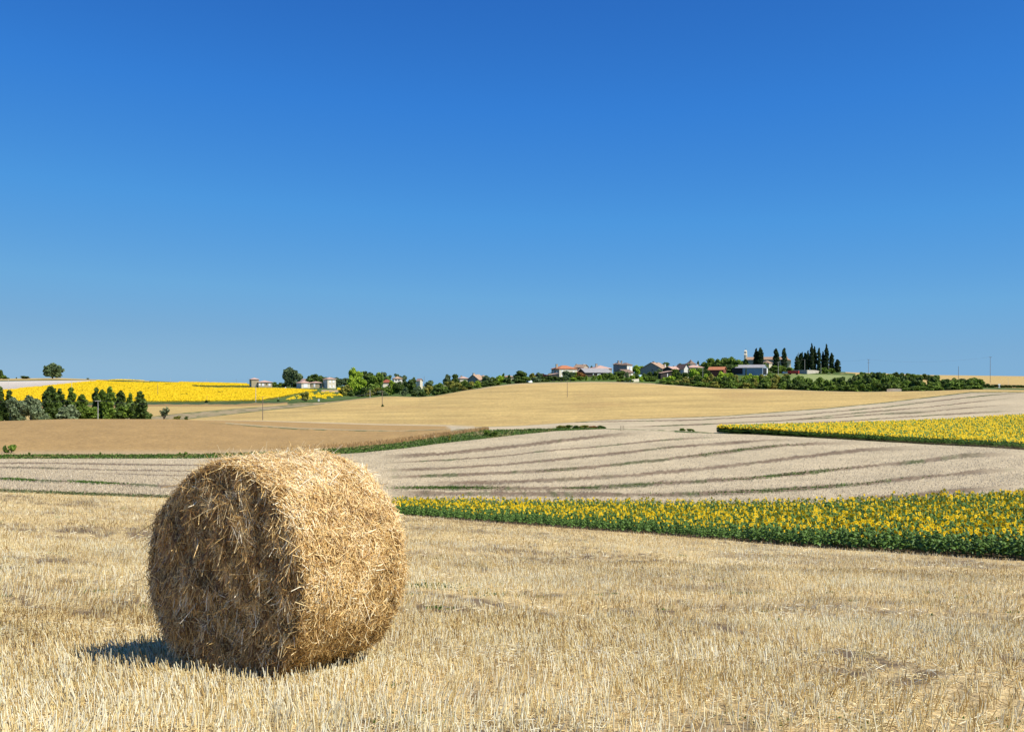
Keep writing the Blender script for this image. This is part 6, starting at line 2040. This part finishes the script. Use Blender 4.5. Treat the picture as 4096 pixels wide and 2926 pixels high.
# near field: plants in rows
spx, spy = 0.35, 0.31
gx, gy = np.meshgrid(np.arange(-14, 52, spx), np.arange(22, 84, spy))
gx, gy = gx.ravel() + rng.normal(0, 0.07, gx.size), gy.ravel() + rng.normal(0, 0.09, gx.size)
Xp = CX + F_PX * gx / gy
dB, dC = edge_d(Xp, 0), edge_d(Xp, 1)
ok = (gy > dB + 0.15) & (gy < dC) & (Xp > 1575 + 12 * np.sin(gy)) & (Xp < 4500)
gx, gy, Xp, dB = gx[ok], gy[ok], Xp[ok], dB[ok]
gzv = ground(gx, gy)
order = np.argsort(np.where((Xp > 1590) & (Xp < 4085), (gy - dB) * 2.2 + gy * 0.55, 1e6))
solo = np.zeros(len(gx), bool)
solo[order[:300]] = True
facing = rng.normal(math.radians(-42), 0.75, len(gx))
scl = np.clip(rng.normal(1.0, 0.16, len(gx)), 0.55, 1.25) * np.interp(Xp, [1600, 2300, 3200, 4100], [0.64, 0.66, 0.76, 0.84]) * np.where(Xp < 3000, np.interp(gy - dB, [0, 2.0], [0.72, 1.0]), 1.04)
MT = []
for k in range(NT):
    (sV, sF), (lV, lF), (pV, pF), (dV, d3, d4) = TEMPL[k]
    MT.append((raw_mesh('stem', sV, [sF], M_STEM), raw_mesh('leaves', lV, [lF], M_LEAF), raw_mesh('petals', pV, [pF], M_PETAL), raw_mesh('seed_disc', dV, [d3, d4], M_DISC)))
for c_, i in enumerate(np.where(solo)[0]):
    k = c_ % NT
    o = empty('sunflower', (gx[i], gy[i], gzv[i]), float(facing[i]))
    s_ = float(scl[i])
    o.scale = (s_, s_, s_)
    tag(o, 'blooming sunflower plant in the front rows of the near sunflower field, along the stubble edge', 'sunflower', 'sunflowers along the front edge of the near field')
    link('stem', MT[k][0], o)
    link('leaves', MT[k][1], o)
    pe = link('petals', MT[k][2], o)
    link('seed_disc', MT[k][3], pe)
Vt, Ft, Ct = [], [], []
off = 0
rest = np.where(~solo)[0]
nb = int(len(rest) * 0.30)
rng.shuffle(rest)
for k in range(NT + 3):
    sel = rest[nb:][k::NT] if k < NT else rest[:nb][k - NT::3]
    V0, F0, C0 = merged_template((TEMPL + BUDS)[k])
    if k >= NT:
        C0[(C0[:, 0] > 0.3)] = LEAFC * 1.5
    me = instance_merge('sunflower_field', V0, F0, C0, np.stack([gx[sel], gy[sel], gzv[sel]], -1), facing[sel], scl[sel], M_SUNF, vary=rng.uniform(0.85, 1.15, len(sel)))
    o = link('sunflower_field', me)
    if k == 0:
        first = o
        Vt.append(o)
    else:
        Vt.append(o)
# join the five batches into one object
bm_v, bm4, bm3, bmc, off = [], [], [], [], 0
for o in Vt:
    me = o.data
    co = np.empty(len(me.vertices) * 3, dtype=np.float32)
    me.vertices.foreach_get('co', co)
    cc = np.empty(len(me.vertices) * 4, dtype=np.float32)
    me.color_attributes['Col'].data.foreach_get('color', cc)
    vi = np.empty(len(me.loops), dtype=np.int32)
    me.loops.foreach_get('vertex_index', vi)
    ls = np.empty(len(me.polygons), dtype=np.int32)
    me.polygons.foreach_get('loop_start', ls)
    lt = np.diff(np.append(ls, len(vi)))
    n4 = int((lt == 4).sum())
    bm4.append(vi[:n4 * 4].reshape(-1, 4) + off)
    bm3.append(vi[n4 * 4:].reshape(-1, 3) + off)
    bm_v.append(co.reshape(-1, 3))
    bmc.append(cc.reshape(-1, 4)[:, :3])
    off += len(me.vertices)
for o in Vt:
    me = o.data
    bpy.data.objects.remove(o)
    bpy.data.meshes.remove(me)
tag(link('sunflowers', raw_mesh('sunflowers', np.concatenate(bm_v), [np.concatenate(bm4), np.concatenate(bm3)], M_SUNF, col=np.concatenate(bmc))),
    'mass of blooming sunflowers behind the front rows of the near field', 'sunflowers', kind='stuff')


# far block right: simpler plants
def simple_plant(h, head, leafw, seed, nl=5):
    r = random.Random(seed)
    V, F, C = [], [], []
    for i in range(nl):
        a = i * 2.4 + r.uniform(-0.4, 0.4)
        z0 = h * (0.25 + 0.65 * i / nl)
        ca, sa = math.cos(a), math.sin(a)
        L = leafw
        b = len(V)
        for u, wd, dz in ((0.02, 0.05, 0.0), (0.5, 0.45, 0.02), (1.0, 0.05, -0.3)):
            for sg in (-1, 1):
                V.append((ca * L * u - sa * sg * wd * L, sa * L * u + ca * sg * wd * L, z0 + dz * L))
                C.append(LEAFC)
        F += [(b, b + 1, b + 3, b + 2), (b + 2, b + 3, b + 5, b + 4)]
    c0 = Vector((0.05, 0, h))
    fx = Vector((1, 0, r.uniform(-0.1, 0.35))).normalized()
    fy = Vector((0, 1, 0))
    fz = fx.cross(fy)
    b = len(V)
    for k in range(8):
        a = k * math.pi / 4 + 0.39
        V.append(tuple(c0 + (fy * math.cos(a) + fz * math.sin(a)) * head * r.uniform(0.9, 1.1)))
        C.append(YEL * np.array((0.84, 0.82, 0.8)))
    F += [(b, b + 1, b + 2, b + 3), (b, b + 3, b + 4, b + 7), (b + 4, b + 5, b + 6, b + 7)]
    return np.array(V), [np.array(F)], np.array(C)


def far_block(n, seg, cond, h, head, leafw, name, label, nl=5, zlift=0.0, xr=(0, 4300), spread=0.5, faz=-60, yv=None, colr=None):
    X = rng.uniform(xr[0], xr[1], n)
    t = rng.random(n)
    d0_, d1_ = np.interp(X, XS, CD[4 + seg]), np.interp(X, XS, CD[5 + seg])
    if seg < 0:
        d0_ = np.interp(X, XS, CD[3])
    # uniform density per square metre
    d = np.sqrt(d0_ ** 2 + (d1_ ** 2 - d0_ ** 2) * t)
    x = (X - CX) / F_PX * d
    z = ground(x, d)
    Y = HY + (EYE - z) / d * F_PX
    ok = cond(X, Y, x, d)
    x, d, z = x[ok], d[ok], z[ok]
    V, F, C = simple_plant(h, head, leafw, 5, nl)
    if colr is not None:
        C = C.copy()
        C[-8:] = colr
    m = len(x)
    return V, F, C, np.stack([x, d, z + zlift], -1), rng.normal(math.radians(faz), spread, m), np.clip(rng.normal(1, 0.12, m), 0.7, 1.35)


V, F, C, P, R_, S_ = far_block(46000, 3, lambda X, Y, x, d: (X > 2872 + 6 * np.sin(d)), 1.0, 0.115, 0.24, 's', 'l', xr=(2870, 4700))
tag(link('sunflowers', instance_merge('sunflowers', V, F, C, P, R_, S_, M_SUNF, vary=rng.uniform(0.8, 1.15, len(P)), buds=rng.random(len(P)) < 0.32)),
    'block of yellow sunflowers on the right, beyond the striped field', 'sunflowers', kind='stuff')
# yellow slope far left
V, F, C, P, R_, S_ = far_block(330000, 9, lambda X, Y, x, d: inpoly(X, Y, YELLOW) & ~inpoly(X, Y, GREENBAND) & (fnoise(X / 70, (Y + X * 0.03) / 2.0, 95) > 0.30 + 0.12 * rng.random(len(X))), 0.75, 0.20, 0.35, 's', 'l', nl=0, colr=YEL * 0.97, xr=(-500, 1280), faz=-75, spread=0.45)
V2, F2, C2, P2, R2, S2 = far_block(80000, 10, lambda X, Y, x, d: inpoly(X, Y, [(385, 1526), (500, 1521), (700, 1530), (985, 1538), (1000, 1545), (385, 1545)]) & (Y < 1546) & ~inpoly(X, Y, GREENBAND), 0.75, 0.21, 0.35, 's', 'l', nl=0, colr=YEL * 0.97, xr=(385, 1000), faz=-75)
P, R_, S_ = np.concatenate([P, P2]), np.concatenate([R_, R2]), np.concatenate([S_, S2])
tag(link('sunflowers', instance_merge('sunflowers', V, F, C, P, R_, S_, M_SUNF, vary=rng.uniform(0.85, 1.15, len(P)))),
    'wide bright yellow sunflower slope beyond the poplars on the left', 'sunflowers', kind='stuff')
V, F, C, P, R_, S_ = far_block(60000, 9, lambda X, Y, x, d: (inpoly(X, Y, SPARSE) & (fnoise(X / 22, Y / 2.5, 97) > 0.56)) | (inpoly(X, Y, [(1350, 1552), (1395, 1552), (1395, 1562), (1350, 1562)])), 0.6, 0.20, 0.3, 's', 'l', nl=0, colr=YEL * 0.97, xr=(1050, 1400), faz=-75)
sel = rng.random(len(P)) < 0.5
tag(link('sunflowers', instance_merge('sunflowers', V, F, C, P[sel], R_[sel], S_[sel], M_SUNF, vary=rng.uniform(0.85, 1.15, int(sel.sum())))),
    'sparse patch of sunflowers on the green slope below the white tower house', 'sunflowers', kind='stuff')
